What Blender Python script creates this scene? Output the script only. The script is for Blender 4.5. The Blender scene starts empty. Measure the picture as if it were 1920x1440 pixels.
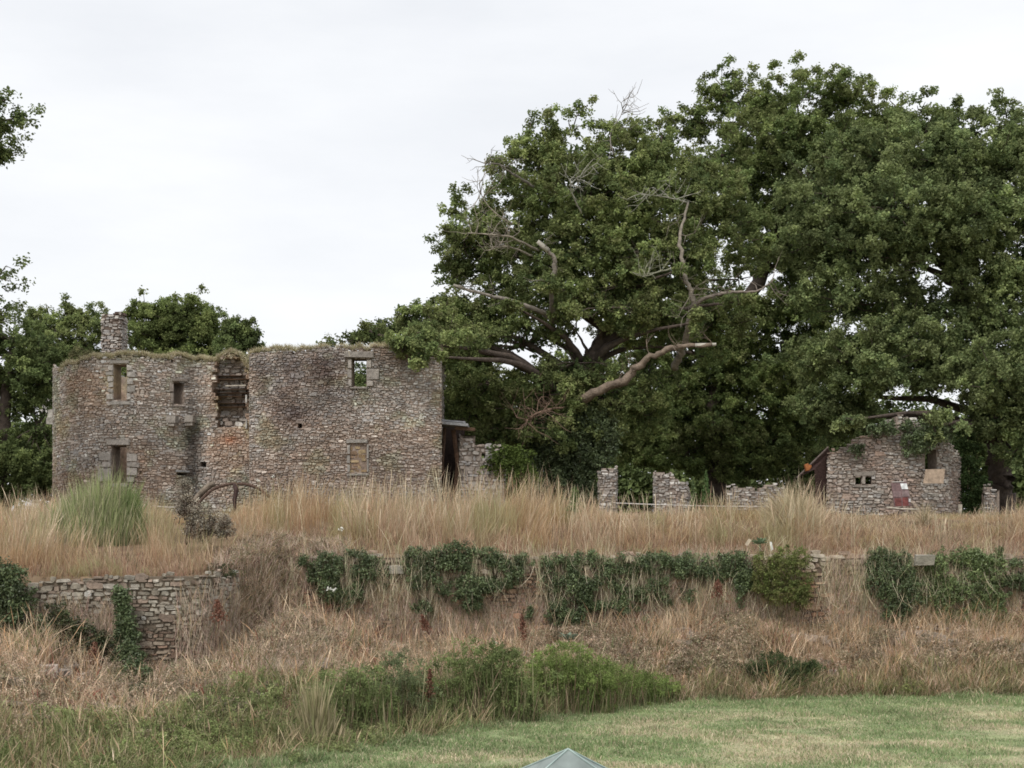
import bpy, math, random
import numpy as np
from mathutils import Vector
sc = bpy.context.scene
R = math.radians
# ------------------------------------------------------------------ camera, sky, sun, exposure
F, HY, EYE = 2637.0, 1000.0, 4.5          # focal length in photo pixels, horizon row, eye height above the lawn
cam = bpy.data.objects.new('camera', bpy.data.cameras.new('camera'))
sc.collection.objects.link(cam); sc.camera = cam
cam.location = (0, 0, EYE); cam.rotation_euler = (R(90), 0, 0)
cam.data.sensor_width = 36; cam.data.lens = F/1920*36; cam.data.shift_y = (HY-720)/1920
cam.data.clip_start = .5; cam.data.clip_end = 6000
SUN_EL, SUN_AZ = 50, 205                   # degrees; azimuth clockwise from +Y (behind the camera, a little left)
world = bpy.data.worlds.new('World'); sc.world = world; world.use_nodes = True
nt = world.node_tree; N = nt.nodes; L = nt.links
bg = N['Background']; bg.inputs[1].default_value = .1
sky = N.new('ShaderNodeTexSky'); sky.sky_type = 'NISHITA'; sky.sun_disc = False
sky.sun_elevation = R(SUN_EL); sky.sun_rotation = R(SUN_AZ)
tc = N.new('ShaderNodeTexCoord'); mp = N.new('ShaderNodeMapping'); mp.inputs['Scale'].default_value = (1.2, 1.2, 4.5)
no = N.new('ShaderNodeTexNoise'); no.inputs['Scale'].default_value = 2.2; no.inputs['Detail'].default_value = 7; no.inputs['Roughness'].default_value = .55
cr = N.new('ShaderNodeValToRGB'); cr.color_ramp.elements[0].position = .28; cr.color_ramp.elements[1].position = .68
cr.color_ramp.elements[0].color = (.79, .81, .845, 1); cr.color_ramp.elements[1].color = (.945, .955, .97, 1)
ml = N.new('ShaderNodeVectorMath'); ml.operation = 'SCALE'; ml.inputs['Scale'].default_value = 9.55
mx = N.new('ShaderNodeMixRGB'); mx.inputs[0].default_value = .95
L.new(tc.outputs['Generated'], mp.inputs[0]); L.new(mp.outputs[0], no.inputs[0]); L.new(no.outputs[0], cr.inputs[0])
L.new(cr.outputs[0], ml.inputs[0]); L.new(sky.outputs[0], mx.inputs[1]); L.new(ml.outputs[0], mx.inputs[2]); L.new(mx.outputs[0], bg.inputs[0])
sl = bpy.data.lights.new('sun', 'SUN'); sl.energy = 1.9; sl.angle = R(22); sl.color = (1, .96, .9)
so = bpy.data.objects.new('sun', sl); sc.collection.objects.link(so)
sd = Vector((math.sin(R(SUN_AZ))*math.cos(R(SUN_EL)), math.cos(R(SUN_AZ))*math.cos(R(SUN_EL)), math.sin(R(SUN_EL))))
so.rotation_euler = sd.to_track_quat('Z', 'Y').to_euler(); so.location = sd*60
sc.view_settings.view_transform = 'Standard'; sc.view_settings.look = 'None'; sc.view_settings.exposure = .24; sc.view_settings.gamma = 1
sc.cycles.max_bounces = 6; sc.cycles.diffuse_bounces = 4; sc.cycles.transmission_bounces = 4; sc.cycles.transparent_max_bounces = 4
sc.cycles.filter_width = 1.7 if hasattr(sc.cycles, 'filter_width') else None

# ------------------------------------------------------------------ helpers
def P(px, py, Y): return np.array([(px-960)/F*Y, Y, EYE+(HY-py)/F*Y])
def PX(X, Y): return 960+X/Y*F
_rt = np.random.RandomState(5).rand(256, 256, 4)
def noise2(x, y, k=0):
    x = np.asarray(x, float); y = np.asarray(y, float)
    xi = np.floor(x).astype(int); yi = np.floor(y).astype(int); fx = x-xi; fy = y-yi
    fx = fx*fx*(3-2*fx); fy = fy*fy*(3-2*fy); t = _rt[:, :, k % 4]; s = 37*(k//4)
    g = lambda a, b: t[(a+s) & 255, (b+s) & 255]
    return (g(xi, yi)*(1-fx)+g(xi+1, yi)*fx)*(1-fy)+(g(xi, yi+1)*(1-fx)+g(xi+1, yi+1)*fx)*fy
def fbm(x, y, k=0): return (noise2(x, y, k)*.55+noise2(x*2.1+7, y*2.1, k+1)*.3+noise2(x*4.3, y*4.3+3, k+2)*.15)
def noise3(p, s, k=0): return (noise2(p[:, 0]/s+p[:, 2]/s*.37, p[:, 1]/s+11, k)+noise2(p[:, 0]/s, p[:, 2]/s, k+1)+noise2(p[:, 1]/s+5, p[:, 2]/s, k+2))/3
def unit(v): return v/np.maximum(np.linalg.norm(v, axis=-1, keepdims=True), 1e-9)
def sm(t): t = np.clip(t, 0, 1); return t*t*(3-2*t)

class MB:
    """collects vertices, faces and a colour per vertex, and links them as ONE mesh"""
    def __init__(s): s.v = []; s.c = []; s.loops = []; s.tot = []; s.n = 0
    def add(s, v, faces, col):
        v = np.asarray(v, float).reshape(-1, 3); s.v.append(v)
        c = np.asarray(col, float)
        s.c.append(np.broadcast_to(c, (len(v), 3)) if c.ndim == 1 else c)
        if isinstance(faces, np.ndarray):
            s.loops.append((faces+s.n).ravel()); s.tot.append(np.full(len(faces), faces.shape[1]))
        else:
            for f in faces: s.loops.append(np.array(f)+s.n); s.tot.append(np.array([len(f)]))
        s.n += len(v)
    def box(s, c, d, col, rz=0, rx=0, ry=0, jit=0, rng=None):
        v = np.array([[x, y, z] for z in (-.5, .5) for y in (-.5, .5) for x in (-.5, .5)])*np.array(d)
        if jit: v = v+rng.uniform(-jit, jit, v.shape)
        for a, (i, j) in ((ry, (2, 0)), (rx, (1, 2)), (rz, (0, 1))):
            if a: w = v.copy(); w[:, i] = v[:, i]*math.cos(a)-v[:, j]*math.sin(a); w[:, j] = v[:, i]*math.sin(a)+v[:, j]*math.cos(a); v = w
        s.add(v+np.array(c), np.array([[0, 2, 3, 1], [4, 5, 7, 6], [0, 1, 5, 4], [2, 6, 7, 3], [0, 4, 6, 2], [1, 3, 7, 5]]), col)
    def tube(s, pts, rad, col, n=6, cap=True):
        pts = np.asarray(pts, float); m = len(pts); rad = np.broadcast_to(rad, (m,))
        t = unit(np.gradient(pts, axis=0)); a = np.array([.31, .2, .93]) if abs(t[0][2]) < .8 else np.array([1., .2, .1])
        b1 = unit(np.cross(t, a)); b2 = np.cross(t, b1); th = np.arange(n)*2*math.pi/n
        v = pts[:, None]+rad[:, None, None]*(np.cos(th)[None, :, None]*b1[:, None]+np.sin(th)[None, :, None]*b2[:, None])
        i = np.arange(m-1)[:, None]*n; j = np.arange(n)[None]; k = (j+1) % n
        f = np.stack([i+j, i+k, i+n+k, i+n+j], -1).reshape(-1, 4)
        s.add(v.reshape(-1, 3), f, col)
        if cap:
            s.loops.append(np.arange(n)[::-1]+s.n-m*n); s.tot.append(np.array([n]))
            s.loops.append(np.arange(n)+s.n-n); s.tot.append(np.array([n]))
    def build(s, name, mat, parent=None, smooth=False):
        me = bpy.data.meshes.new(name); v = np.concatenate(s.v); c = np.concatenate(s.c)
        lo = np.concatenate(s.loops).astype(np.int32); to = np.concatenate(s.tot)
        me.vertices.add(len(v)); me.vertices.foreach_set('co', v.astype(np.float32).ravel())
        me.loops.add(len(lo)); me.loops.foreach_set('vertex_index', lo)
        me.polygons.add(len(to)); me.polygons.foreach_set('loop_start', np.concatenate([[0], np.cumsum(to)[:-1]]).astype(np.int32))
        at = me.color_attributes.new('col', 'FLOAT_COLOR', 'POINT')
        at.data.foreach_set('color', np.concatenate([c, np.ones((len(c), 1))], 1).astype(np.float32).ravel())
        me.update(calc_edges=True)
        me.polygons.foreach_set('use_smooth', np.full(len(to), bool(smooth)))
        me.materials.append(mat)
        o = bpy.data.objects.new(name, me); sc.collection.objects.link(o)
        if parent: o.parent = parent; o.matrix_parent_inverse = parent.matrix_world.inverted()
        return o
def tag(o, label=None, cat=None, group=None, kind=None):
    for k, v in (('label', label), ('category', cat), ('group', group), ('kind', kind)):
        if v: o[k] = v
    return o
def thing(name, loc, label, cat, group=None):
    o = bpy.data.objects.new(name, None); sc.collection.objects.link(o); o.location = [float(a) for a in loc]; o.empty_display_size = .3
    o.matrix_world.translation = o.location
    return tag(o, label, cat, group)

# ------------------------------------------------------------------ materials (procedural; 'col' carries each leaf's / stone's own colour, plus some painted shade)
def material(name, rough=.9, vary=.25, scale=6., bump=0., bscale=20., transl=0., base=None, spec=.2):
    m = bpy.data.materials.new(name); m.use_nodes = True; n = m.node_tree.nodes; l = m.node_tree.links
    b = n['Principled BSDF']; b.inputs['Roughness'].default_value = rough; b.inputs['Specular IOR Level'].default_value = spec
    if base is None: a = n.new('ShaderNodeVertexColor'); a.layer_name = 'col'
    else: a = n.new('ShaderNodeRGB'); a.outputs[0].default_value = (*base, 1)
    g = n.new('ShaderNodeNewGeometry'); t = n.new('ShaderNodeTexNoise'); t.inputs['Scale'].default_value = scale; t.inputs['Detail'].default_value = 5
    l.new(g.outputs['Position'], t.inputs['Vector'])
    r = n.new('ShaderNodeMapRange'); r.inputs[1].default_value = .3; r.inputs[2].default_value = .7; r.inputs[3].default_value = 1-vary; r.inputs[4].default_value = 1+vary
    l.new(t.outputs[0], r.inputs[0])
    s = n.new('ShaderNodeVectorMath'); s.operation = 'SCALE'; l.new(a.outputs[0], s.inputs[0]); l.new(r.outputs[0], s.inputs['Scale'])
    l.new(s.outputs[0], b.inputs['Base Color'])
    if bump:
        t2 = n.new('ShaderNodeTexNoise'); t2.inputs['Scale'].default_value = bscale; t2.inputs['Detail'].default_value = 6; l.new(g.outputs['Position'], t2.inputs['Vector'])
        bp = n.new('ShaderNodeBump'); bp.inputs['Strength'].default_value = bump; bp.inputs['Distance'].default_value = .05; l.new(t2.outputs[0], bp.inputs['Height']); l.new(bp.outputs[0], b.inputs['Normal'])
    if transl:
        tr = n.new('ShaderNodeBsdfTranslucent'); l.new(s.outputs[0], tr.inputs[0]); mi = n.new('ShaderNodeMixShader'); mi.inputs[0].default_value = transl
        l.new(b.outputs[0], mi.inputs[1]); l.new(tr.outputs[0], mi.inputs[2]); l.new(mi.outputs[0], n['Material Output'].inputs[0])
    return m
M_stone = material('rubble_stone', .92, .28, 9, .6, 30)
M_bark = material('bark', .95, .35, 5, .9, 14)
M_leaf = material('oak_leaf', .7, .2, .8, 0, 0, .38, spec=.12)
M_ivy = material('ivy_leaf', .42, .2, 2, 0, 0, .15, spec=.4)
M_grass = material('grass_blade', .8, .15, 2, 0, 0, .25)
M_earth = material('earth', 1, .35, 1.5, .8, 9)
M_metal = material('rusty_iron', .8, .4, 15, .5, 40)
M_cloth = material('canopy_cloth', .8, .3, 3.5, .4, 4)
M_plain = material('painted_board', .75, .32, 9, .3, 30)

# ------------------------------------------------------------------ terrain
def lawn_edge(X): return np.interp(X, [-30, -12, -8, -4.5, -1.87, 1.17, 3.3, 8, 14.5, 30], [20, 22.5, 24.6, 27, 30.8, 34.4, 36.9, 38.4, 38.9, 39.2])
def wall_line(X): return np.interp(X, [-40, -7.54, -5.8, 14.5, 40], [34, 34.2, 40, 41.5, 42.5])
def zg(X, Y):
    X = np.asarray(X, float); Y = np.asarray(Y, float)
    Yf = lawn_edge(X); Yw = wall_line(X); z0 = np.interp(X, [-7.5, -5.5], [3.42, 3.86])
    bh = np.interp(X, [-14, -10.8, -9.6, -7.6, -6, -4.2, -3, .3, 1.5, 4, 7, 8.8, 10.2, 12], [1.9, 1.8, 1.1, .9, 2.0, 1.5, 1.1, 1.1, 1.4, 1.6, 1.8, 1.4, 1.4, 1.8])
    bank = -.3+(bh+.3)*sm((Y-Yf+.6)/(Yw-Yf+.6))+.12*(fbm(X*1.1, Y*1.1)-.5)*np.clip((Y-Yf)*2, 0, 1)
    jw = .2+4.2*np.exp(-((X+6.7)/.75)**2)
    top = z0+(4.95-z0)*sm((Y-Yw)/(47.5-Yw+1e-6)*.98)+.25*sm((Y-47)/6)
    top = np.where(Y > 60, 5.2, top)+.1*(fbm(X*.7, Y*.7, 3)-.5)
    j = sm((Y-Yw-.12)/jw)
    z = bank*(1-j)+top*j
    return np.where(Y < Yf-.6, -.3, z)
xs = np.concatenate([np.linspace(-1500, -40, 14), np.linspace(-36, -17, 12), np.arange(-16, 18.1, .22), np.linspace(19, 40, 12), np.linspace(60, 1500, 14)])
ys = np.concatenate([np.linspace(-200, 10, 6), np.arange(14, 22, 2), np.arange(22, 50, .2), np.linspace(50.5, 80, 30), np.linspace(90, 2500, 20)])
def sheet(name, xs, ys, zf, colf, mat, label=None):
    X, Y = np.meshgrid(xs, ys); Z = zf(X, Y); nx, ny = len(xs), len(ys)
    i = np.arange(ny-1)[:, None]*nx+np.arange(nx-1)[None]; f = np.stack([i, i+1, i+nx+1, i+nx], -1).reshape(-1, 4)
    mb = MB(); mb.add(np.stack([X, Y, Z], -1).reshape(-1, 3), f, colf(X, Y).reshape(-1, 3)); return tag(mb.build(name, mat, smooth=True), kind='structure')
def mixc(a, b, t): return np.asarray(a)*(1-t[..., None])+np.asarray(b)*t[..., None]
def earthcol(X, Y): return mixc(mixc((.16, .115, .075), (.24, .17, .105), fbm(X*.6, Y*.6)), (.07, .075, .035), sm((Y-49)/3)*.75)
sheet('ground', xs, ys, zg, earthcol, M_earth)
def lawn_tone(X, Y):
    d = lawn_edge(X)-Y
    t = sm((fbm(X*.35+3, Y*.6, 1)-.36)*3.0)*sm((d-.8)/3.5)*.75
    return t
def lawncol(X, Y): return mixc(mixc((.19, .24, .115), (.27, .30, .155), fbm(X*.9, Y*1.6)), (.50, .43, .29), lawn_tone(X, Y)*.8)
sheet('lawn', np.concatenate([np.linspace(-60, -15, 20), np.arange(-14, 17, .2), np.linspace(18, 60, 20)]), np.concatenate([np.linspace(-40, 20, 20), np.arange(20.2, 40, .2)]),
      lambda X, Y: .05*fbm(X*.5, Y*.5)-.02-.5*sm((Y-lawn_edge(X)-.1)/1.), lawncol, M_earth)

# ------------------------------------------------------------------ foliage
def leaves(mb, rng, c, n, size, col, asp=.62, droop=.12):
    n = unit(n); r = unit(rng.normal(size=c.shape)); t = unit(np.cross(n, r)); b = np.cross(n, t)
    s = size[:, None]
    v = np.stack([c-t*s*.5-n*s*droop, c+b*s*asp*.5+n*s*.04, c+t*s*.5-n*s*droop, c-b*s*asp*.5+n*s*.04], 1)
    k = np.arange(len(c))[:, None]*4+np.arange(4)[None]
    mb.add(v.reshape(-1, 3), k, np.repeat(col, 4, axis=0))
def clump_leaves(mb, rng, cc, cr, per, cols, ls=.17, flat=.7, twigs=10, vary=.22, spread=.55, up=.5):
    """cc clump centres, cr radii; each clump is a dome of twigs, each twig a rosette of leaves"""
    m = len(cc); T = m*twigs; ci = np.repeat(np.arange(m), twigs)
    d = unit(rng.normal(size=(T, 3))+np.array([0, 0, .45]))
    tw = cc[ci]+d*(cr[ci]*rng.uniform(.35, 1.05, T)**.8)[:, None]*np.array([1, 1, flat])
    q = max(1, per//twigs); li = np.repeat(np.arange(T), q)
    p = tw[li]+rng.normal(size=(T*q, 3))*ls*spread
    nn = d[li]*.6+np.array([0, 0, up])+rng.normal(size=p.shape)*.55
    tone = 1+vary*rng.normal(size=m)+.5*(noise3(cc, 2.2, 3)-.5)
    br = np.clip(tone[ci][li]*(1+.2*rng.normal(size=len(p))), .45, 1.8)
    pal = np.asarray(cols); w = np.clip(rng.rand(m)[ci][li]*.6+rng.rand(len(p))*.5, 0, .999)*(len(pal)-1)
    i0 = w.astype(int); fr = (w-i0)[:, None]; base = pal[i0]*(1-fr)+pal[np.minimum(i0+1, len(pal)-1)]*fr
    leaves(mb, rng, p, nn, ls*rng.uniform(.65, 1.25, len(p)), base*br[:, None])
def lobes_to_clumps(rng, lobes, Y0, crad, dens, hollow=.36, inner=.25, depth=.85):
    cc, rr, li = [], [], []
    for q, lb in enumerate(lobes):
        px, py, rx, ry = lb[:4]; Y = Y0+(lb[4] if len(lb) > 4 else 0)
        c = P(px, py, Y); a = rx/F*Y; b = ry/F*Y; dp = max(depth*a, min(a, b)*.5)
        area = 4*math.pi*((a*b)**1.6/3+(a*dp)**1.6/3+(b*dp)**1.6/3)**(1/1.6)
        n = max(3, int(area/(crad*crad)*dens))
        d = unit(rng.normal(size=(n, 3))); f = np.where(rng.rand(n) < inner, rng.rand(n)**.5*.8, rng.uniform(.78, 1.05, n))
        p = c+d*f[:, None]*np.array([a, dp, b]); cc.append(p); li.append(np.full(n, q))
        rr.append(crad*rng.uniform(.6, 1.3, n)*min(1, .35+.65*min(a, b)/(crad*2.2)))
    cc = np.concatenate(cc); rr = np.concatenate(rr); li = np.concatenate(li)
    k = noise3(cc, crad*2.6, 1) > hollow
    return cc[k], rr[k], li[k]
def spline(pts, n=6):
    pts = [np.asarray(p, float) for p in pts]; pts = [2*pts[0]-pts[1]]+pts+[2*pts[-1]-pts[-2]]; out = []
    for i in range(1, len(pts)-2):
        p0, p1, p2, p3 = pts[i-1:i+3]
        for t in np.arange(n)/n: out.append(.5*((2*p1)+(p2-p0)*t+(2*p0-5*p1+4*p2-p3)*t*t+(3*p1-p0-3*p2+p3)*t**3))
    out.append(pts[-2]); return np.array(out)
def limb(mb, rng, pts, r0, r1, col, n=8, jit=.12, sides=9):
    s = spline(pts, n); m = len(s); rad = np.linspace(r0, r1, m)*(1+.07*rng.normal(size=m)); s[1:-1] += rng.normal(size=(m-2, 3))*rad[1:-1, None]*jit
    mb.tube(s, rad, col, sides); return s
BARK = (.10, .078, .065)
OAK = [(0.145, 0.196, 0.0808), (0.207, 0.261, 0.104), (0.273, 0.313, 0.123), (0.202, 0.209, 0.0997)]
DARK = [(.115, .155, .065), (.16, .205, .08), (.21, .245, .095)]
def tree(name, label, Y0, base, trunk, lobes, seed, cols=OAK, crad=.56, ls=.128, dens=.56, per=240, grow=1.1, dy=0, r0=.45, group='oak trees round the ruin', hollow=.34, cat='tree', sprigs=(), core=True, depth=.85):
    """base (px, py) on the ground; trunk = list of (px, py, dY); lobes (px, py, rx, ry[, dY])"""
    rng = np.random.RandomState(seed); b = P(base[0], base[1], Y0); b[2] = zg(b[0], Y0)-.15
    root = thing(name, b, label, cat, group)
    tb = MB(); pts = [b]+[P(x, y, Y0+d) for x, y, d in trunk]
    tp = limb(tb, rng, pts, r0, r0*.45, BARK)
    for s_ in ((1, 0), (-1, .3), (.2, -1)): limb(tb, rng, [b+np.array([s_[0], s_[1], -.1])*r0*1.5, b+np.array([s_[0]*.7*r0, s_[1]*.7*r0, .45]), b+np.array([s_[0]*.3*r0, s_[1]*.3*r0, 1.6])], r0*.22, r0*.3, BARK, 4, .03)
    lobes = [(l_[0], l_[1]+dy*min(1, max(0, (650-l_[1])/430)), l_[2]*grow, l_[3]*grow, *l_[4:]) for l_ in lobes]
    cc, rr, li = lobes_to_clumps(rng, lobes, Y0, crad, dens, hollow, depth=depth)
    for q, lb in enumerate(lobes):
        c = P(lb[0], lb[1], Y0+(lb[4] if len(lb) > 4 else 0))
        dist = np.linalg.norm(tp-c, axis=1)+np.maximum(tp[:, 2]-c[2]+1.0, 0)*1.5; dist[:len(tp)//3] += 6; k = int(np.argmin(dist)); a = tp[k]; d = c-a; ln = np.linalg.norm(d)
        if ln > .6:
            s = limb(tb, rng, [a, a+d*.4+np.array([0, 0, .08*ln]), c], min(.2, .035+.025*ln)*r0/.45, .03, BARK, 5, .25, 6)
        ids = np.where(li == q)[0]; ids = ids[:: max(1, len(ids)//16)]
        for i in ids:
            e = cc[i]; mid = (c+e)/2+rng.normal(size=3)*.12
            tb.tube([c+(e-c)*.05, mid, e], [.035, .02, .008], BARK, 4, False)
    sp, sr = [], []
    for (x, y, dY) in sprigs:
        c = P(x, y+13, Y0+dY); k = int(np.argmin(np.linalg.norm(cc-c, axis=1))); tb.tube([cc[k], (cc[k]+c)/2+rng.normal(size=3)*.1, c], [.03, .02, .01], BARK, 4, False)
        for _ in range(3): sp.append(c+rng.normal(size=3)*.22); sr.append(.26)
    # sprigs along the outside of the crown
    big = np.where(rr > crad*.7)[0]; pick = rng.choice(big, len(big)//4, False); ctr = np.array([P(lb[0], lb[1], Y0+(lb[4] if len(lb) > 4 else 0)) for lb in lobes])
    for i in pick:
        d = unit(cc[i]-ctr[li[i]]+np.array([0, 0, .5])); e = cc[i]+d*crad*rng.uniform(.8, 1.6); tb.tube([cc[i], e], [.02, .008], BARK, 4, False); sp.append(e); sr.append(crad*.45)
    cb = MB(); clump_leaves(cb, rng, cc, rr, per, cols, ls)
    if sp: clump_leaves(cb, rng, np.array(sp), np.array(sr), per//2, cols, ls, twigs=6)
    if core:   # larger filler leaves added inside the crown to block the sky behind
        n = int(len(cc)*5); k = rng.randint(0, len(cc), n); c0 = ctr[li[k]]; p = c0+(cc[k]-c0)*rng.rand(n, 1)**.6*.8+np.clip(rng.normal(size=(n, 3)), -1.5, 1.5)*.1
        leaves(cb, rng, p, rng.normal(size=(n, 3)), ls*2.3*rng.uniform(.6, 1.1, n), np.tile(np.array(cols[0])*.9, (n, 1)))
    tb.build('trunk', M_bark, root, True); cb.build('crown', M_leaf, root)
    return root, rng, tp

# oak with broken limbs, in front
T1, rng1, tp1 = tree('oak_tree', 'gnarled oak with pale broken bare limbs and an ivied trunk, nearest the stone building', 57, (1085, 955),
  [(1075, 860, 0), (1060, 780, 0), (1100, 690, 0), (1150, 600, .3), (1180, 500, .5), (1200, 400, .5), (1190, 310, .5)],
  [(1040, 275, 70, 42), (1120, 268, 75, 40, 1), (1205, 300, 80, 45), (1000, 335, 65, 45, -.5), (1090, 365, 95, 62, -1), (1200, 390, 95, 70, -1), (1300, 345, 75, 60), (1355, 430, 75, 75, .5), (1270, 480, 80, 60, -1),
   (1075, 465, 95, 60, -1), (965, 430, 65, 55), (900, 410, 42, 40), (868, 455, 38, 40), (925, 510, 72, 45, 1), (1030, 545, 75, 42, -1.5), (1130, 575, 85, 42, -2), (1230, 590, 80, 38, -1.5), (1385, 520, 40, 50, 1),
   (1340, 590, 60, 40, 1.5), (915, 590, 75, 42, 1), (835, 590, 60, 38, 0), (790, 605, 40, 28, -1), (830, 645, 70, 35, -4), (765, 640, 42, 22, -6.6), (800, 668, 34, 20, -7.2), (700, 625, 34, 14, -4.5), (980, 650, 85, 40, 0), (1080, 680, 80, 45, -1), (920, 720, 85, 45, 0), (1020, 740, 85, 50, -1),
   (1130, 745, 75, 45, 0), (1210, 700, 60, 45, 1.5), (885, 770, 45, 40, 0), (960, 810, 60, 30, -.5), (1040, 800, 70, 40, -1.5), (1190, 780, 65, 40, 1), (870, 690, 45, 35, 1), (1290, 650, 50, 35, 1.5), (1080, 620, 50, 34, -1.2), (1120, 650, 45, 26, 1), (1170, 530, 75, 45, -1.6), (1165, 625, 55, 30, -1), (1262, 505, 24, 16, -3.6), (1312, 602, 24, 15, -4), (1028, 528, 20, 13, -3.6), (965, 572, 26, 12, -3.4), (1385, 562, 22, 12, -4), (1200, 470, 60, 40, -2)],
  11, r0=.5, dy=13, hollow=.385,   sprigs=[(1010, 215, 0), (1033, 205, 0), (1067, 207, 0), (1095, 192, 0), (1100, 222, 0), (1188, 222, 0), (1195, 240, 0), (1232, 222, .5), (1245, 235, .5), (930, 290, 0), (852, 355, 0), (838, 380, 0), (852, 352, 0), (822, 440, 0), (828, 480, 0), (845, 520, 0), (622, 622, -4.5), (650, 630, -4.5), (745, 575, -1), (812, 548, 0)])
DEADC = (.31, .27, .22)
def dead(label, pts, r0, r1, twigs=6, seed=0, col=DEADC, tipcol=None, ln=.9):
    rng = np.random.RandomState(seed+77); mb = MB(); q = [P(x, y, Y) for x, y, Y in pts]
    q[0:0] = []; col = np.array(col)*1.0; s = limb(mb, rng, q, r0*(.62 if r0 > .33 else .5), r1*(.6 if r0 > .33 else .42), col, 7, .3, 8)
    if tipcol: mb.tube([s[-4], s[-1]+(s[-1]-s[-4])*.25], [r1*.68, r1*.5], tipcol, 8)
    for i in range(int(twigs*.8)):
        a = s[rng.randint(len(s)//5, len(s))]; d = unit(rng.normal(size=3)+np.array([0, -.3, .5]))
        p = [a]; 
        for k in range(4): d = unit(d+rng.normal(size=3)*.45); p.append(p[-1]+d*ln*rng.uniform(.15, .35))
        mb.tube(p, np.linspace(.02, .006, 5), col, 4, False)
        for k in (1, 2, 3):
            e = unit(d+rng.normal(size=3)*.9); mb.tube([p[k], p[k]+e*.25*ln, p[k]+e*.45*ln+np.array([0, 0, .05])], [.010, .007, .005], col, 4, False)
    o = mb.build('dead_limb', M_bark, T1, True); tag(o, label)
dead('thick bare limb sweeping up right to a pale torn end', [(1035, 800, 56), (1100, 745, 54.6), (1170, 712, 53.8), (1215, 672, 53.3), (1265, 652, 53), (1335, 646, 52.8)], .34, .12, 10, 1, (.2, .155, .12), (.48, .45, .39))
dead('pale broken limb reaching left over the ruin', [(1055, 610, 56), (1000, 580, 54.6), (940, 560, 54), (895, 549, 53.6), (855, 536, 53.2)], .22, .1, 7, 2, (.25, .22, .19), (.36, .33, .28))
dead('upright scarred limb in the right of the crown', [(1265, 690, 56.5), (1283, 640, 55), (1300, 565, 53.6), (1285, 520, 53.6), (1275, 450, 53.8), (1290, 380, 54.5)], .3, .11, 16, 3, (.23, .2, .165), ln=1.3)
dead(None, [(1295, 575, 54), (1340, 552, 53.6), (1380, 548, 53.6), (1420, 545, 54), (1450, 525, 54)], .17, .04, 12, 4, (.24, .2, .17), ln=1.1)
dead('short sawn limb with a pale cut top', [(1040, 600, 55.5), (1032, 550, 54), (1040, 490, 53.6), (1012, 456, 53.4)], .22, .16, 7, 5, (.23, .2, .17), (.46, .43, .37))
dead(None, [(1000, 350, 55), (960, 325, 54.4), (935, 308, 54), (908, 306, 53.8)], .12, .04, 10, 6, (.2, .18, .16))
dead(None, [(1010, 470, 55.5), (960, 445, 54.4), (920, 440, 54), (880, 437, 53.8)], .12, .04, 16, 7, ln=1.2)
dead(None, [(1000, 480, 55.5), (950, 462, 54.6), (915, 470, 54.2)], .1, .03, 12, 8, ln=1.1)
dead(None, [(960, 420, 55), (930, 400, 54.5), (905, 370, 54.4), (897, 330, 54.2)], .07, .015, 12, 9, ln=1.2)
dead(None, [(1150, 290, 56), (1145, 250, 56), (1165, 215, 56), (1170, 185, 56)], .06, .012, 14, 10, (.27, .24, .22), ln=1.3)
dead(None, [(1290, 380, 54.5), (1250, 370, 53.8), (1210, 365, 53.6)], .08, .02, 14, 12, (.33, .32, .27), ln=1.1)
dead(None, [(1090, 400, 54.5), (1070, 350, 53.8), (1100, 320, 53.6)], .08, .02, 14, 13, (.33, .32, .27), ln=1.2)
dead(None, [(1270, 500, 54.5), (1220, 515, 53.4), (1205, 520, 53)], .08, .025, 10, 14, (.3, .3, .22), ln=1)
dead('tangle of bare reddish brown twigs on the lowest bough', [(1100, 760, 55.5), (1020, 770, 54.2), (985, 790, 53.8)], .13, .04, 26, 15, (.2, .135, .1), ln=1.5)

T2, _, _ = tree('oak_tree', 'tallest oak, its round top rising highest above the others, standing behind', 68, (1350, 960),
  [(1345, 860, 0), (1340, 760, 0), (1380, 620, 0), (1440, 480, 0), (1480, 340, 0), (1500, 230, 0)],
  [(1300, 205, 32, 30), (1350, 165, 36, 26), (1405, 195, 48, 38), (1495, 165, 75, 34, -1), (1580, 165, 60, 34), (1640, 205, 48, 42), (1455, 250, 85, 55, -2), (1555, 260, 90, 55, -2), (1350, 275, 55, 48), (1375, 345, 65, 50, -1), (1480, 355, 85, 50, -1), (1600, 340, 80, 60),
   (1450, 450, 75, 50), (1540, 460, 70, 50), (1430, 580, 62, 50), (1500, 640, 75, 50, 1), (1380, 680, 75, 45), (1300, 720, 75, 45), (1450, 750, 85, 48), (1330, 795, 85, 42, -1), (1420, 835, 85, 34), (1230, 800, 75, 42), (1520, 560, 60, 50, 1), (1510, 800, 75, 42, 1), (1280, 850, 75, 26, -1), (1180, 840, 60, 30), (1370, 870, 85, 26), (1680, 240, 40, 40), (1620, 250, 60, 50), (1320, 560, 60, 50), (1290, 640, 70, 45), (1200, 650, 60, 30), (1260, 740, 80, 50), (1130, 790, 60, 50), (1100, 700, 50, 40), (1000, 770, 60, 50), (1440, 690, 80, 50)],
  22, r0=.5, crad=.64, ls=.14, grow=1.16, cols=[(0.144, 0.197, 0.0808), (0.199, 0.26, 0.095), (0.257, 0.302, 0.114), (0.187, 0.197, 0.0902)], dy=24, sprigs=[(1275, 240, 0), (1290, 190, 0), (1313, 155, 0), (1345, 128, 0), (1380, 130, 0), (1410, 140, 0), (1440, 125, 0), (1500, 112, 0), (1505, 125, 0), (1545, 125, 0), (1580, 118, 0), (1630, 140, 0), (1660, 155, 0), (1255, 215, 0), (1240, 245, 0)])
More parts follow.
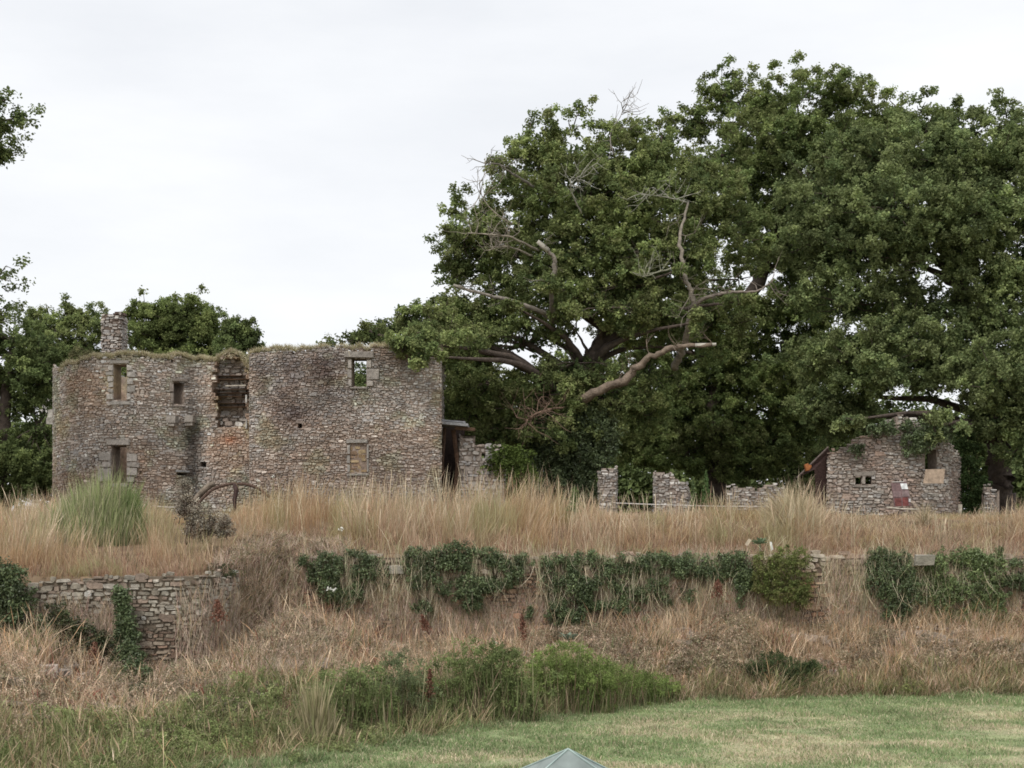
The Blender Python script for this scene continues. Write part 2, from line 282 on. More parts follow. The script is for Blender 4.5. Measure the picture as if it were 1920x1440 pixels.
T3, _, _ = tree('oak_tree', 'broad dense oak filling the right, spreading over the small gabled ruin', 58, (1880, 965),
  [(1875, 900, 0), (1868, 830, 0), (1865, 740, 0), (1830, 620, 0), (1790, 500, 0), (1760, 400, 0)],
  [(1735, 215, 48, 32, 1), (1812, 235, 60, 36), (1890, 225, 60, 36), (1970, 250, 70, 50), (1655, 285, 85, 52), (1755, 290, 95, 55), (1865, 300, 95, 62), (1560, 360, 85, 52), (1670, 385, 100, 58, -2), (1790, 400, 110, 62, -2), (1915, 410, 95, 75, -2), (1530, 440, 75, 45), (1620, 470, 95, 55, -1.5),
   (1860, 520, 105, 70, -1), (1590, 565, 80, 50, -1), (1680, 575, 60, 40, 0), (1690, 640, 90, 42, -2), (1800, 640, 95, 50, -1), (1920, 650, 100, 70, -2), (1570, 665, 80, 45, -1), (1650, 688, 90, 42, -2.5), (1760, 692, 90, 34, -2), (1880, 718, 90, 45, -3.5), (1560, 745, 70, 40, -1), (1960, 760, 90, 50, -2), (1580, 780, 45, 28), (1590, 785, 30, 12, -5.6), (1750, 800, 22, 24, -5.4), (1790, 805, 26, 26, -5.2), (1870, 785, 50, 30, -3), (1930, 810, 50, 35, -3), (1830, 800, 30, 22, -2), (1900, 850, 26, 20, -3), (2020, 500, 90, 90), (1560, 810, 40, 22, 1),(1770, 460, 60, 40, 1)],
  33, dy=25, cols=[(0.145, 0.197, 0.0892), (0.2, 0.254, 0.111), (0.264, 0.307, 0.132), (0.178, 0.205, 0.0978)], r0=.55, crad=.62, ls=.135, dens=.62, hollow=.31, grow=1.18, sprigs=[(1735, 178, 0), (1720, 185, 0), (1800, 190, 0), (1822, 195, 0), (1870, 185, 0), (1888, 180, 0), (1900, 195, 0), (1840, 200, 0), (1700, 215, 0)])
tree('oak_tree', 'dark oak at the left edge, crown down to the ground beside the round tower', 62, (0, 960), [(5, 860, 0), (10, 760, 0), (20, 660, 0)],
  [(20, 640, 50, 38), (80, 690, 45, 45), (30, 720, 70, 50), (-10, 800, 70, 65), (70, 800, 50, 65), (40, 880, 80, 50), (-30, 900, 80, 50), (80, 900, 40, 40), (-80, 700, 70, 70)], 44, cols=DARK, r0=.4, dens=.55, hollow=.25)
tree('oak_tree', 'oak behind the left of the tower, left of the chimney, with an open ragged top', 74, (140, 965), [(140, 860, 0), (140, 740, 0), (135, 650, 0)],
  [(80, 605, 34, 24), (120, 600, 30, 22), (165, 600, 32, 22), (130, 650, 60, 32), (195, 630, 30, 30), (70, 650, 45, 32), (180, 680, 60, 40), (95, 700, 60, 40)], 45, r0=.35, crad=.6, sprigs=[(75, 578, 0), (85, 575, 0), (140, 580, 0), (150, 578, 0), (185, 590, 0), (62, 580, 0)])
tree('oak_tree', 'rounded bright green tree directly behind the tower, right of the chimney', 70, (330, 965), [(330, 860, 0), (335, 740, 0), (340, 640, 0)],
  [(275, 585, 34, 25), (300, 615, 45, 30), (345, 590, 45, 30), (385, 610, 38, 30), (330, 640, 65, 35), (400, 645, 35, 32), (265, 640, 40, 30), (340, 700, 85, 40)], 46, r0=.35, crad=.55, sprigs=[(262, 565, 0), (290, 562, 0), (330, 560, 0), (345, 556, 0), (375, 578, 0), (250, 575, 0)], cols=[(.16, .21, .08), (.22, .27, .10), (.28, .31, .12)])
tree('oak_tree', 'small dark bush-topped tree behind the broken gap between tower and main wall', 66, (445, 965), [(445, 860, 0), (448, 740, 0), (450, 660, 0)],
  [(448, 625, 26, 20), (470, 642, 20, 20), (440, 655, 35, 26), (450, 700, 40, 40)], 47, r0=.25, crad=.45, cols=DARK, sprigs=[(432, 602, 0), (460, 600, 0), (485, 630, 0)])
tree('oak_tree', 'oak off the left edge whose leafy twigs poke into the white sky', 46, (-260, 980), [(-255, 860, 0), (-245, 700, 0), (-215, 500, 0), (-190, 300, 0)],
  [(-8, 190, 26, 22), (-40, 250, 46, 42), (0, 235, 22, 16), (30, 222, 14, 8), (-5, 290, 26, 14), (-45, 540, 42, 34), (-12, 512, 16, 10), (-20, 590, 26, 18), (-120, 240, 90, 80), (-120, 520, 90, 80), (-150, 380, 100, 90), (-60, 620, 40, 35)], 48, crad=.4, ls=.13, r0=.45, dens=.6, cols=DARK, per=80, grow=1, sprigs=[(48, 218, 0), (64, 212, 0), (30, 262, 0), (34, 275, 0), (10, 172, 0), (25, 200, 0), (14, 498, 0), (25, 492, 0), (22, 515, 0), (24, 562, 0), (5, 570, 0), (8, 590, 0)])
tree('oak_tree', 'low dark tree showing between the main wall and the broken-limbed oak', 63, (880, 960), [(880, 880, 0), (875, 800, 0), (870, 720, 0)],
  [(860, 680, 42, 40), (850, 740, 40, 45), (900, 760, 50, 45), (930, 830, 60, 40), (870, 820, 50, 40), (680, 628, 40, 14), (735, 620, 36, 18), (690, 715, 50, 40), (640, 720, 40, 30), (740, 720, 40, 35)], 49, r0=.3, crad=.5, cols=DARK, dens=.55)
rng = np.random.RandomState(3)

def blades(mb, rng, b, h, lean, w, c0, c1, head=None, curl=.35):
    """b bases (n,3); h heights; lean (n,2) sideways reach as a share of h; c0/c1 colours at foot and tip"""
    n = len(b); ya = rng.rand(n)*math.pi; s = np.stack([np.cos(ya), np.sin(ya)*.6, np.zeros(n)], 1); ts = (0, .4, .78, 1.); V = []; C = []
    for k, t in enumerate(ts):
        off = np.concatenate([lean*(t**1.7)*h[:, None], (h*(t-curl*np.sum(lean**2, 1)*t*t))[:, None]], 1)
        ww = w*(1, .8, .6, .15)[k]
        if head is not None and k == 2: ww = np.where(head, w*1.9, ww)
        V += [b+off-s*ww[:, None]/2, b+off+s*ww[:, None]/2]; cc = c0*(1-t)+c1*t; C += [cc, cc]
    V = np.stack(V, 1).reshape(-1, 3); C = np.stack(C, 1).reshape(-1, 3); q = np.array([[0, 1, 3, 2], [2, 3, 5, 4], [4, 5, 7, 6]]); f = (np.arange(n)[:, None, None]*8+q[None]).reshape(-1, 4)
    mb.add(V, f, C)
def pick(rng, n, pal, w=None): p = np.array(pal); return p[rng.choice(len(p), n, p=w)]*(1+.18*rng.normal(size=(n, 1))).clip(.5, 1.6)
def foliage(name, label, blobs, Y0, cols, crad, ls, dens, per, seed, cat, group=None, depth=.45, mat=None, hollow=.25, up=.2, kind=None, stems=True, ragged=0, stalks=0):
    rng = np.random.RandomState(seed)
    if ragged: blobs = list(blobs)+[(b_[0]+rng.normal()*b_[2]*.8, b_[1]+rng.uniform(-.4, 1.9)*b_[3], b_[2]*rng.uniform(.1, .3), b_[3]*rng.uniform(.3, .8), *b_[4:]) for b_ in blobs for _ in range(4)]
    cc, rr, li = lobes_to_clumps(rng, blobs, Y0, crad, dens, hollow, depth=depth)
    mb = MB(); clump_leaves(mb, rng, cc, rr, per, cols, ls, flat=.9, up=up)
    if stems:
        st = (.12, .09, .06)
        for i in range(0, len(cc) if not stalks else 0, 6):
            zz = float(zg(cc[i][0], cc[i][1])); q = cc[i]-np.array([0, 0, min(.35, max(.1, cc[i][2]-zz))]); mb.tube([q, (q+cc[i])/2+rng.normal(size=3)*.05, cc[i]], [.014, .01, .006], st, 4, False)
    if stalks:
        k = rng.randint(0, len(cc), stalks); b = cc[k]+rng.normal(size=(stalks, 3))*.12; b[:, 2] = zg(b[:, 0], b[:, 1]); h = np.clip(cc[k][:, 2]-b[:, 2], .15, 3)*rng.uniform(.7, 1.2, stalks)+.08
        c = pick(rng, stalks, [(.24, .29, .12), (.17, .22, .08), (.36, .33, .2), (.3, .21, .15)]); blades(mb, rng, b, h, rng.normal(size=(stalks, 2))*.14, rng.uniform(.008, .015, stalks), c*.7, c, rng.rand(stalks) < .3)
    o = mb.build(name, mat or M_ivy); return tag(o, label, cat, group, kind)
foliage('woodland', 'dark unbroken wood closing the view below the oak crowns', [(x, 840+20*math.sin(x*.05), 80, 75+20*math.sin(x*.031), 4*math.sin(x)) for x in range(820, 2100, 75)]+[(x, 930, 80, 60, -2) for x in range(780, 2100, 70)]+[(x, 860, 90, 85) for x in range(-200, 800, 110)], 84, DARK, 1.0, .34, .8, 80, 60, 'wood', kind='stuff', depth=.5, mat=M_leaf, up=.5, stems=False, hollow=.05)
IVY = [(.075, .105, .05), (.11, .145, .068), (.15, .185, .085)]
foliage('ivy', 'dark ivy wrapping the trunk of the broken-limbed oak down to the grass', [(1035, 850, 42, 36), (1120, 810, 40, 36), (1010, 815, 40, 28), (1045, 900, 30, 34), (1080, 920, 38, 40), (1075, 860, 55, 45), (1060, 800, 70, 38), (1115, 850, 35, 35), (1095, 800, 50, 30)], 56.2, IVY, .32, .12, .7, 80, 61, 'ivy', depth=.8)
foliage('shrub', 'bright green leafy shrub beside the low wall right of the main wall', [(945, 860, 30, 22), (925, 880, 25, 18), (975, 870, 28, 25), (980, 905, 22, 25)], 52.5, [(.09, .13, .035), (.14, .19, .05)], .28, .11, .6, 60, 62, 'shrub', depth=.8, mat=M_leaf)

# ------------------------------------------------------------------ stone masonry
class Path:
    def __init__(s, pts):   # plan points (X, Y); outside is to the right of travel = towards the camera when going left to right
        p = np.array(pts, float); d = np.r_[0, np.cumsum(np.linalg.norm(np.diff(p, axis=0), axis=1))]
        s.L = d[-1]; s.u = np.linspace(0, s.L, max(60, int(s.L/.05))); s.x = np.interp(s.u, d, p[:, 0]); s.y = np.interp(s.u, d, p[:, 1])
        t = unit(np.stack([np.gradient(s.x), np.gradient(s.y)], 1)); s.nx, s.ny = t[:, 1], -t[:, 0]
        s.px = PX(s.x, s.y); s.k0 = int(np.argmin(s.px[:int(len(s.px)*.9)]))
    def __call__(s, u, v, w):
        return np.stack([np.interp(u, s.u, s.x)+np.interp(u, s.u, s.nx)*w, np.interp(u, s.u, s.y)+np.interp(u, s.u, s.ny)*w, v], -1)
    def U(s, px):
        q = s.px[s.k0:]; e = int(np.argmax(q))+1; return float(np.interp(px, q[:e], s.u[s.k0:s.k0+e]))
    def Yat(s, u): return float(np.interp(u, s.u, s.y))
    def rect(s, x0, y0, x1, y1):
        a, b = s.U(x0), s.U(x1); Y = s.Yat((a+b)/2); return (a, b, EYE+(HY-y1)/F*Y, EYE+(HY-y0)/F*Y)
STONE = [(.32, .275, .24), (.36, .315, .28), (.39, .355, .32), (.34, .28, .24), (.42, .39, .36), (.34, .32, .305)]
def masonry(mb, S, u0, u1, v0, vtop, holes, seed, ch=(.07, .17), cw=(.12, .42), prot=.05, pal=STONE, tone=None, gap=.004, bright=1.0, keep=None, pale=.03):
    rng = np.random.RandomState(seed); st = []; v = v0; vmax = max(vtop(np.linspace(u0, u1, 60)))
    while v < vmax:
        h = rng.uniform(*ch); u = u0-rng.uniform(0, .2)
        while u < u1:
            w = rng.uniform(*cw); st.append((u+w/2, v+h/2, w/2-gap, h/2-gap*.8)); u += w
        v += h
    a = np.array(st); a[:, 1] += .30*(fbm(a[:, 0]*.6, a[:, 1]*.8)-.5)+rng.normal(size=len(a))*.014; a[:, 3] *= rng.uniform(.72, 1.35, len(a)); a[:, 2] *= rng.uniform(.85, 1.2, len(a)); bg_ = rng.rand(len(a)) < .035; a[bg_, 3] *= 1.6; a[bg_, 2] *= 1.4
    k = (a[:, 1] < vtop(a[:, 0])+.06*rng.normal(size=len(a))-.03) & (a[:, 0] < u1+.05) & (rng.rand(len(a)) > .015)
    for (h0, h1, w0, w1) in holes: k &= ~((a[:, 0] > h0) & (a[:, 0] < h1) & (a[:, 1] > w0) & (a[:, 1] < w1))
    if keep is not None: k &= keep(a[:, 0], a[:, 1])
    a = a[k]; n = len(a); th = (np.arange(8)+.5)*math.pi/4
    cx = np.sign(np.cos(th))*np.abs(np.cos(th))**.45; cy = np.sign(np.sin(th))*np.abs(np.sin(th))**.45
    jx = 1+rng.uniform(-.28, .08, (n, 8)); jy = 1+rng.uniform(-.3, .1, (n, 8)); ro = rng.normal(size=n)*.05
    ux = cx*jx*a[:, 2:3]; vy = cy*jy*a[:, 3:4]; vy = vy+ux*ro[:, None]
    p = prot*rng.uniform(.15, 1.1, n)**1.3; tilt = rng.normal(size=(n, 1))*.1
    rings = []
    for sc_, w in ((1, None), (.9, 1)):
        uu = a[:, :1]+ux*sc_; vv = a[:, 1:2]+vy*sc_
        for (h0, h1, w0, w1) in holes:
            ins = (uu > h0-.01) & (uu < h1+.01) & (vv > w0) & (vv < w1)
            uu = np.where(ins & (a[:, :1] <= h0), h0-.01, uu); uu = np.where(ins & (a[:, :1] >= h1), h1+.01, uu)
        ww = np.full(uu.shape, -.055) if w is None else p[:, None]+tilt*uu*0+tilt*(vv-a[:, 1:2])+rng.normal(size=uu.shape)*.006
        rings.append(S(uu.ravel(), vv.ravel(), ww.ravel()).reshape(n, 8, 3))
    V = np.concatenate(rings, 1).reshape(-1, 3); b = np.arange(n)[:, None, None]*16; j = np.arange(8); q = np.stack([j, (j+1) % 8, (j+1) % 8+8, j+8], -1)[None]
    P_ = np.array(pal); c = P_[rng.randint(len(P_), size=n)]*(1+.11*rng.normal(size=(n, 1)))
    c = np.where(rng.rand(n, 1) < pale, np.array([.6, .57, .53]), c)*bright
    if tone is not None: c = c*tone(a[:, 0], a[:, 1])
    c = np.clip(c, .02, .7); C = np.repeat(c, 16, axis=0)
    mb.add(V, (q+b).reshape(-1, 4), C); f8 = (np.arange(8)[None]+8+np.arange(n)[:, None]*16)
    mb.loops.append((f8+mb.n-len(V)).ravel()); mb.tot.append(np.full(n, 8))
def core(mb, S, u0, u1, v0, vtop, holes, th, col=(.27, .22, .185), step=.16, tone=None, w0=-.03):
    """thick wall body with real openings"""
    us = np.unique(np.round(np.r_[np.linspace(u0, u1, max(2, int((u1-u0)/step))), [h for q in holes for h in q[:2]]], 4)); us = us[(us >= u0-1e-6) & (us <= u1+1e-6)]
    vm = float(max(vtop(us))); vs = np.unique(np.round(np.r_[np.arange(v0, vm+.1, .12), [h for q in holes for h in q[2:]]], 4)); vs = vs[(vs >= v0-1e-6) & (vs < vm+.12)]
    uc = (us[1:]+us[:-1])/2; vc = (vs[1:]+vs[:-1])/2; A, B = np.meshgrid(uc, vc, indexing='ij'); m = B < vtop(A.ravel()).reshape(A.shape)-.1+.1*(fbm(A*3.1, A*0+B.min(), 1)-.5)
    for (h0, h1, a, b) in holes: m &= ~((A > h0) & (A < h1) & (B > a) & (B < b))
    nu, nv = len(us), len(vs); GU, GV = np.meshgrid(us, vs, indexing='ij')
    fr = S(GU.ravel(), GV.ravel(), np.full(GU.size, w0)); bk = S(GU.ravel(), GV.ravel(), np.full(GU.size, w0-th)); V = np.concatenate([fr, bk]); o = len(fr); ID = np.arange(nu*nv).reshape(nu, nv)
    F_ = []; I, J = np.where(m); F_.append(np.stack([ID[I, J], ID[I+1, J], ID[I+1, J+1], ID[I, J+1]], 1)); F_.append(np.stack([ID[I, J], ID[I, J+1], ID[I+1, J+1], ID[I+1, J]], 1)+o)
    mp_ = np.pad(m, 1)
    for di, dj, e in ((-1, 0, ((0, 0), (0, 1))), (1, 0, ((1, 1), (1, 0))), (0, 1, ((0, 1), (1, 1))), (0, -1, ((1, 0), (0, 0)))):
        I, J = np.where(m & ~mp_[1+di:1+di+m.shape[0], 1+dj:1+dj+m.shape[1]]); a = ID[I+e[0][0], J+e[0][1]]; b = ID[I+e[1][0], J+e[1][1]]; F_.append(np.stack([a, b, b+o, a+o], 1))
    mb.add(V, np.concatenate(F_), np.tile(col, (len(V), 1))*(1+.5*(fbm(V[:, 0]*6, V[:, 2]*9)-.5))[:, None]*(1 if tone is None else np.tile(tone(GU.ravel(), GV.ravel()), (2, 1))))
def blocks(mb, S, items, seed, col=(.36, .325, .29), out=.07, depth=.35):
    """dressed granite blocks: (u0, u1, v0, v1)"""
    rng = np.random.RandomState(seed)
    for (a, b, c, d) in items:
        g = .012; uu = np.array([a+g, b-g, b-g, a+g]); vv = np.array([c+g, c+g, d-g, d-g])+rng.normal(size=4)*.012; V = []
        for w, s_ in ((-depth, 1), (out*.6, 1), (out, .93)):
            V.append(S((uu-(a+b)/2)*s_+(a+b)/2, (vv-(c+d)/2)*s_+(c+d)/2, np.full(4, w)+rng.normal(size=4)*.006))
        V = np.concatenate(V); f = np.array([[k+i, k+(i+1) % 4, k+(i+1) % 4+4, k+i+4] for k in (0, 4) for i in range(4)]+[[8, 9, 10, 11]])
        mb.add(V, f, np.array(col)*rng.uniform(.8, 1.15))
def toppx(path, table):
    """wall-top height as a function of u from photo rows (px, py)"""
    us = [path.U(x) for x, _ in table]; vs = [EYE+(HY-y-6)/F*path.Yat(u) for u, (_, y) in zip(us, table)]
    return lambda u: np.interp(u, us, vs)+.12*(fbm(np.asarray(u)*1.6, np.asarray(u)*0+2)-.5)+.16*(noise2(np.asarray(u)*4.2, np.asarray(u)*0+9, 1)-.5)

ruin = thing('ruined_building', (-8, 52, 5.1), 'roofless two-storey rubble stone ruin with round tower, chimney and empty windows', 'ruin')
cx, cy, r = -14.35, 54.6, 3.3
arc = [(cx+r*math.sin(t), cy-r*math.cos(t)) for t in np.radians(np.arange(-232, 51, 4))]
lk = lambda px, Y: ((px-960)/F*Y, Y)
pA = Path(arc+[lk(378, 52.35), lk(400, 52.2), lk(474, 52.1)])
topA_ = toppx(pA, [(109, 690), (116, 684), (130, 677), (160, 669), (200, 662), (250, 659), (300, 664), (355, 664), (402, 668), (408, 662), (440, 658), (450, 661), (455, 672), (460, 680), (467, 683), (475, 684)])
def topA(u): u = np.asarray(u, float); return np.where(u < pA.U(108), 10.85+.3*(fbm(u*1.3, u*0)-.5), topA_(u))
wnA = [pA.rect(213, 683, 237, 750), pA.rect(325, 717, 345, 758), pA.rect(209, 836, 237, 905)]
rg = np.random.RandomState(4); niche = [pA.rect(396+(y-671)*.09+rg.uniform(-5, 9), y, min(471, 465+rg.uniform(-7, 5))-max(0, y-775)*.5, y+6.5+.01) for y in np.arange(671, 798, 6.5)]
slots = [pA.rect(333, 886, 351, 892), pA.rect(376, 866, 386, 876), pA.rect(262, 884, 266, 889), pA.rect(184, 697, 187, 701), pA.rect(193, 790, 196, 794)]
def towtone(u, v):
    x = np.interp(u, pA.u, pA.px); z = v
    t = np.ones((len(u), 3))*(.74+.85*fbm(u*.9, v*.9))[:, None]*(.72+.55*fbm(u*3.1, v*3.1, 1))[:, None]
    t *= mixc((1, 1, 1), (1.02, .88, .77), sm((fbm(u*.5+9, v*.8, 2)-.36)*4)*.9); t *= mixc((1, 1, 1), (.86, .95, .78), sm((fbm(u*1.4+3, v*1.4, 3)-.5)*6)*.7)
    pl = np.exp(-((x-225)/60)**2-((v-10.6)/1.4)**2); t *= 1+.45*pl[:, None]
    st = np.exp(-((x-362)/17)**2)*(.35+.65*sm((9.4-v)/1.2))*(.5+fbm(u*2, v*2)); t *= (1-.68*st)[:, None]; yy = HY-(z-EYE)/51.2*F; os_ = np.exp(-((x-432)/16)**2-((yy-822)/9)**2); t *= mixc((1, 1, 1), (1.1, .74, .58), os_); return t  # st paints shade into the stones where the tower curves back; os_ is orange stain
mb = MB(); vb = 4.2
core(mb, pA, 0, pA.L-.02, vb, topA, wnA+niche+slots, .85, tone=towtone)
masonry(mb, pA, pA.U(104)-3, pA.L, vb, topA, wnA+niche+slots, 101, ch=(.04, .1), cw=(.06, .24), prot=.024, tone=towtone)
tw = mb.build('tower_wall', M_stone, ruin)
# face of the broken gap, set back
mb = MB(); Sn = lambda u, v, w: pA(u, v, w-.48)
core(mb, Sn, pA.U(394), pA.U(474), 8.2, lambda u: topA(u)-.12, [], .36)
masonry(mb, Sn, pA.U(394), pA.U(474), 8.2, lambda u: topA(u)-.12, [pA.rect(415, 744, 428, 766), pA.rect(446, 770, 452, 780)], 102, prot=.13, tone=lambda u, v: np.ones((len(u), 3))*(.75+.5*fbm(u*2, v*2))[:, None])
mb.build('broken_gap', M_stone, ruin)
mb = MB(); c = P(462, 748, 51.95); mb.box(c, (.06, .12, .28), (.6, .58, .55), jit=.02, rng=rng); mb.build('timber_scrap', M_plain, ruin); mb = MB(); mb.box(P(462, 795, 51.95), (.05, .1, .34), (.55, .53, .5), jit=.02, rng=rng); mb.build('timber_scrap', M_plain, ruin); mb = MB()
mb.box(P(442, 723, 51.8), (.75, .08, .035), (.5, .45, .38), ry=-.03); mb.build('timber_scrap', M_plain, ruin)

def opening(path, x0, y0, x1, y1, lint, sill, jambs, name='window', seed=0, col=(.36, .325, .29)):
    """dressed surround in photo rows: lintel and sill (x0,y0,x1,y1), jamb blocks list"""
    o = bpy.data.objects.new(name, None); sc.collection.objects.link(o); o.parent = ruin; o.matrix_parent_inverse = ruin.matrix_world.inverted(); o.matrix_world.translation = (0, 0, 0)
    for side in ([q for q in jambs if q[2] <= x0+1], [q for q in jambs if q[2] > x0+1]):
        if not side: continue
        w = MB(); blocks(w, path, [path.rect(*q) for q in side], seed, col); seed += 1; w.build('jamb', M_stone, o)
    for nm, q in (('lintel', lint), ('sill', sill)):
        if q: b = MB(); blocks(b, path, [path.rect(*q)], seed+5, col, .09); b.build(nm, M_stone, o)
opening(pA, 213, 683, 237, 750, (207, 674, 243, 682.5), (207, 751, 246, 760), [(203, 684, 213, 696), (199, 697, 213, 704), (202, 705, 213, 716), (204, 717, 213, 727), (203, 728, 213, 737), (200, 738, 213, 750), (238, 684, 248, 695), (238, 696, 254, 708), (238, 709, 250, 722), (238, 723, 254, 736), (238, 737, 246, 750)], seed=1, col=(.42, .39, .355))
opening(pA, 325, 717, 345, 758, (322, 708, 351, 716), (322, 759, 346, 764), [(317, 718, 325, 735), (319, 736, 325, 758)], seed=2, col=(.27, .23, .2))
opening(pA, 209, 836, 237, 905, (200, 823, 244, 835.5), (204, 906, 240, 914), [(186, 847, 209, 865), (192, 866, 209, 876), (184, 877, 209, 903), (237.5, 851, 258, 866), (237.5, 867, 262, 876), (237.5, 877, 258, 893), (237.5, 894, 252, 905)], 'doorway', seed=3, col=(.33, .3, .27))
mb = MB(); blocks(mb, pA, [pA.rect(329, 881, 354, 886)], 9, (.3, .3, .3), .1); mb.build('lintel', M_stone, ruin)
for (x, y, Yc) in ((324, 786, 51.75), (357, 786, 52.1)):
    mb = MB(); c = P(x, y, Yc); mb.box(c, (.34, .6, .26), (.3, .27, .24), jit=.03, rng=rng); mb.box(c+[.0, -.06, -.19], (.26, .4, .14), (.28, .25, .22), jit=.03, rng=rng); mb.build('corbel', M_stone, ruin)
mb = MB(); c = P(101, 787, 54.6); mb.box(c+[.1, 0, -.05], (.75, .3, .28), (.42, .4, .36), jit=.03, rng=rng); mb.box(c+[-.1, 0, .22], (.22, .24, .34), (.45, .43, .39), jit=.03, rng=rng); mb.build('water_spout', M_stone, ruin)

# chimney at the back of the tower
def stack(name, parent, x0, x1, y0, y1, Y, seed, bright=1., cap=True, dep=.9):
    a = P(x0, y1, Y); b = P(x1, y0, Y); pc = Path([(a[0], Y+dep), (a[0], Y), (b[0], Y), (b[0], Y+dep)]); m = MB(); tp = lambda u: np.asarray(u)*0+b[2]+.06*np.sin(np.asarray(u)*9)
    ww = b[0]-a[0]; zc = (a[2]+b[2])/2; m.box(((a[0]+b[0])/2, Y+dep/2, zc-.02), (ww-.04, dep-.04, b[2]-a[2]), (.13, .1, .08))
    masonry(m, pc, 0, pc.L, a[2], tp, [], seed, ch=(.05, .12), cw=(.1, .3), prot=.04, bright=bright)
    o = m.build(name, M_stone, parent)
    if cap:
        k = MB(); r_ = np.random.RandomState(seed)
        for i in range(10): k.box(((a[0]+b[0])/2+r_.uniform(-.42, .42)*ww, Y+r_.uniform(.1, .8)*dep, b[2]+r_.uniform(-.02, .09)-.15*(i > 6)), (.24, .3, .1), (.13, .09, .075), jit=.03, rng=r_)
        k.build('chimney_cap', M_stone, o)
    return o
stack('chimney', ruin, 190, 227, 590, 672, 56.6, 110, 1.05)

# main wall with its return going back
pM = Path([lk(469, 53.0), lk(468, 50.95), lk(520, 50.6), lk(600, 50.4), lk(700, 50.4), lk(828, 51.1), lk(825, 51.6), (-2.75, 57)])
uend = float(pM.u[int(np.argmin(np.abs(pM.y[200:]-51.15)))+200]) if False else pM.L
topM_ = toppx(pM, [(470, 656), (478, 652), (490, 650), (520, 647), (560, 648), (600, 645), (640, 645), (680, 646), (728, 642), (760, 648), (790, 652), (829, 661)])
ucor = pM.U(829.5)
def topM(u): u = np.asarray(u, float); return np.where(u > ucor+.3, 11.1-.75*(u-ucor)+.3*fbm(u*2, u*0), topM_(u))
wM = [pM.rect(660, 672, 687, 725)]; blind = pM.rect(657, 833, 687, 886)
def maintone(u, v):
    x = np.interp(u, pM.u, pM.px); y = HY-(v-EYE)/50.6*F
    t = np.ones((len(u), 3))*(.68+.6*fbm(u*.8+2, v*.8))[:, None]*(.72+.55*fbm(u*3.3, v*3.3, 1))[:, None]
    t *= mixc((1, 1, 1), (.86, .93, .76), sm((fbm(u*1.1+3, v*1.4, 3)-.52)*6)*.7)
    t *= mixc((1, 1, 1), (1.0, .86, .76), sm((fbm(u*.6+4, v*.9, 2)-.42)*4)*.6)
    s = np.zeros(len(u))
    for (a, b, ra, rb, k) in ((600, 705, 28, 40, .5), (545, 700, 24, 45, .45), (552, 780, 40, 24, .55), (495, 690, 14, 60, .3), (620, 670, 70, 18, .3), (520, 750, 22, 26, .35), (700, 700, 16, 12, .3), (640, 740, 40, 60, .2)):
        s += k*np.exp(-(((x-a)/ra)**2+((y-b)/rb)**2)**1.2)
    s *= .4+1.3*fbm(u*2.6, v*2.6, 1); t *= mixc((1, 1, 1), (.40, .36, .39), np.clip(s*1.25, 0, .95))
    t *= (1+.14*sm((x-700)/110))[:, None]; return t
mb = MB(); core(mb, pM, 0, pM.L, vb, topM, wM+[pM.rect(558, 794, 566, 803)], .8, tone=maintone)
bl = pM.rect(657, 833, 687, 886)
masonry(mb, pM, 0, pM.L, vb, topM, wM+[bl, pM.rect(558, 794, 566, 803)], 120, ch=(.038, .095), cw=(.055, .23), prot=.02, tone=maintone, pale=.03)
masonry(mb, lambda u, v, w: pM(u, v, w-.025), bl[0], bl[1]-.1, bl[2], lambda u: np.asarray(u)*0+bl[3], [], 121, prot=.03, pal=[(.27, .19, .11), (.33, .25, .15), (.22, .15, .1)])
rq = np.random.RandomState(12); zq = 4.4
while zq < 10.95:
    hq = rq.uniform(.09, .2); cq = pM(np.array([ucor]), np.array([zq+hq/2]), np.array([0.]))[0]; mb.box(cq+[-.16+rq.uniform(-.05, .1), .16, 0], (rq.uniform(.3, .46), .36, hq*.9), np.array(STONE[rq.randint(6)])*rq.uniform(.85, 1.15), jit=.025, rng=rq); zq += hq
mb.build('main_wall', M_stone, ruin)
opening(pM, 660, 672, 687, 725, (645, 659, 701, 671.5), (656, 726, 690, 730), [(652, 674, 660, 692), (651, 693, 660, 710), (653, 711, 660, 725), (687.5, 676, 697, 690), (687.5, 691, 711, 713), (687.5, 714, 700, 725)], seed=20, col=(.31, .28, .25))
opening(pM, 657, 833, 687, 886, (649, 823, 690, 832), (650, 887, 693, 893), [(651, 834, 657, 852), (650, 853, 657, 870), (651, 871, 657, 886), (687.5, 834, 692, 860), (687.5, 861, 692, 886)], 'blocked_window', seed=21, col=(.28, .26, .235))

# annex wall and slab roof to the right
pN = Path([lk(861, 53.4), lk(862, 52.4), lk(945, 52.6), lk(946, 54)])
mb = MB(); tN = toppx(pN, [(862, 806), (885, 808), (890, 822), (915, 824), (944, 832)]); hN = [pN.rect(903, 850, 910, 861)]
core(mb, pN, 0, pN.L, vb, tN, hN, .55); masonry(mb, pN, 0, pN.L, vb, tN, hN, 130, tone=lambda u, v: np.ones((len(u), 3))*(.9+.4*fbm(u, v))[:, None]); mb.build('side_wall', M_stone, ruin)
mb = MB(); mb.box(P(850, 797, 52.6), (1.15, 1.5, .1), (.36, .36, .37), ry=.09); mb.box(P(848, 790, 52.9), (1.0, .4, .05), (.42, .42, .43), ry=.09)
mb.box(P(872, 804, 52.2), (.75, .14, .12), (.12, .075, .05), ry=.06)
o = mb.build('slab_roof', M_stone, ruin)
mb = MB(); mb.tube([P(832, 930, 52.4), P(829, 865, 52.4), P(834, 803, 52.4)], .07, (.08, .05, .035)); mb.tube([P(853, 925, 52.5), P(858, 870, 52.5), P(850, 806, 52.5)], .09, (.1, .06, .04)); mb.build('roof_post', M_bark, ruin)
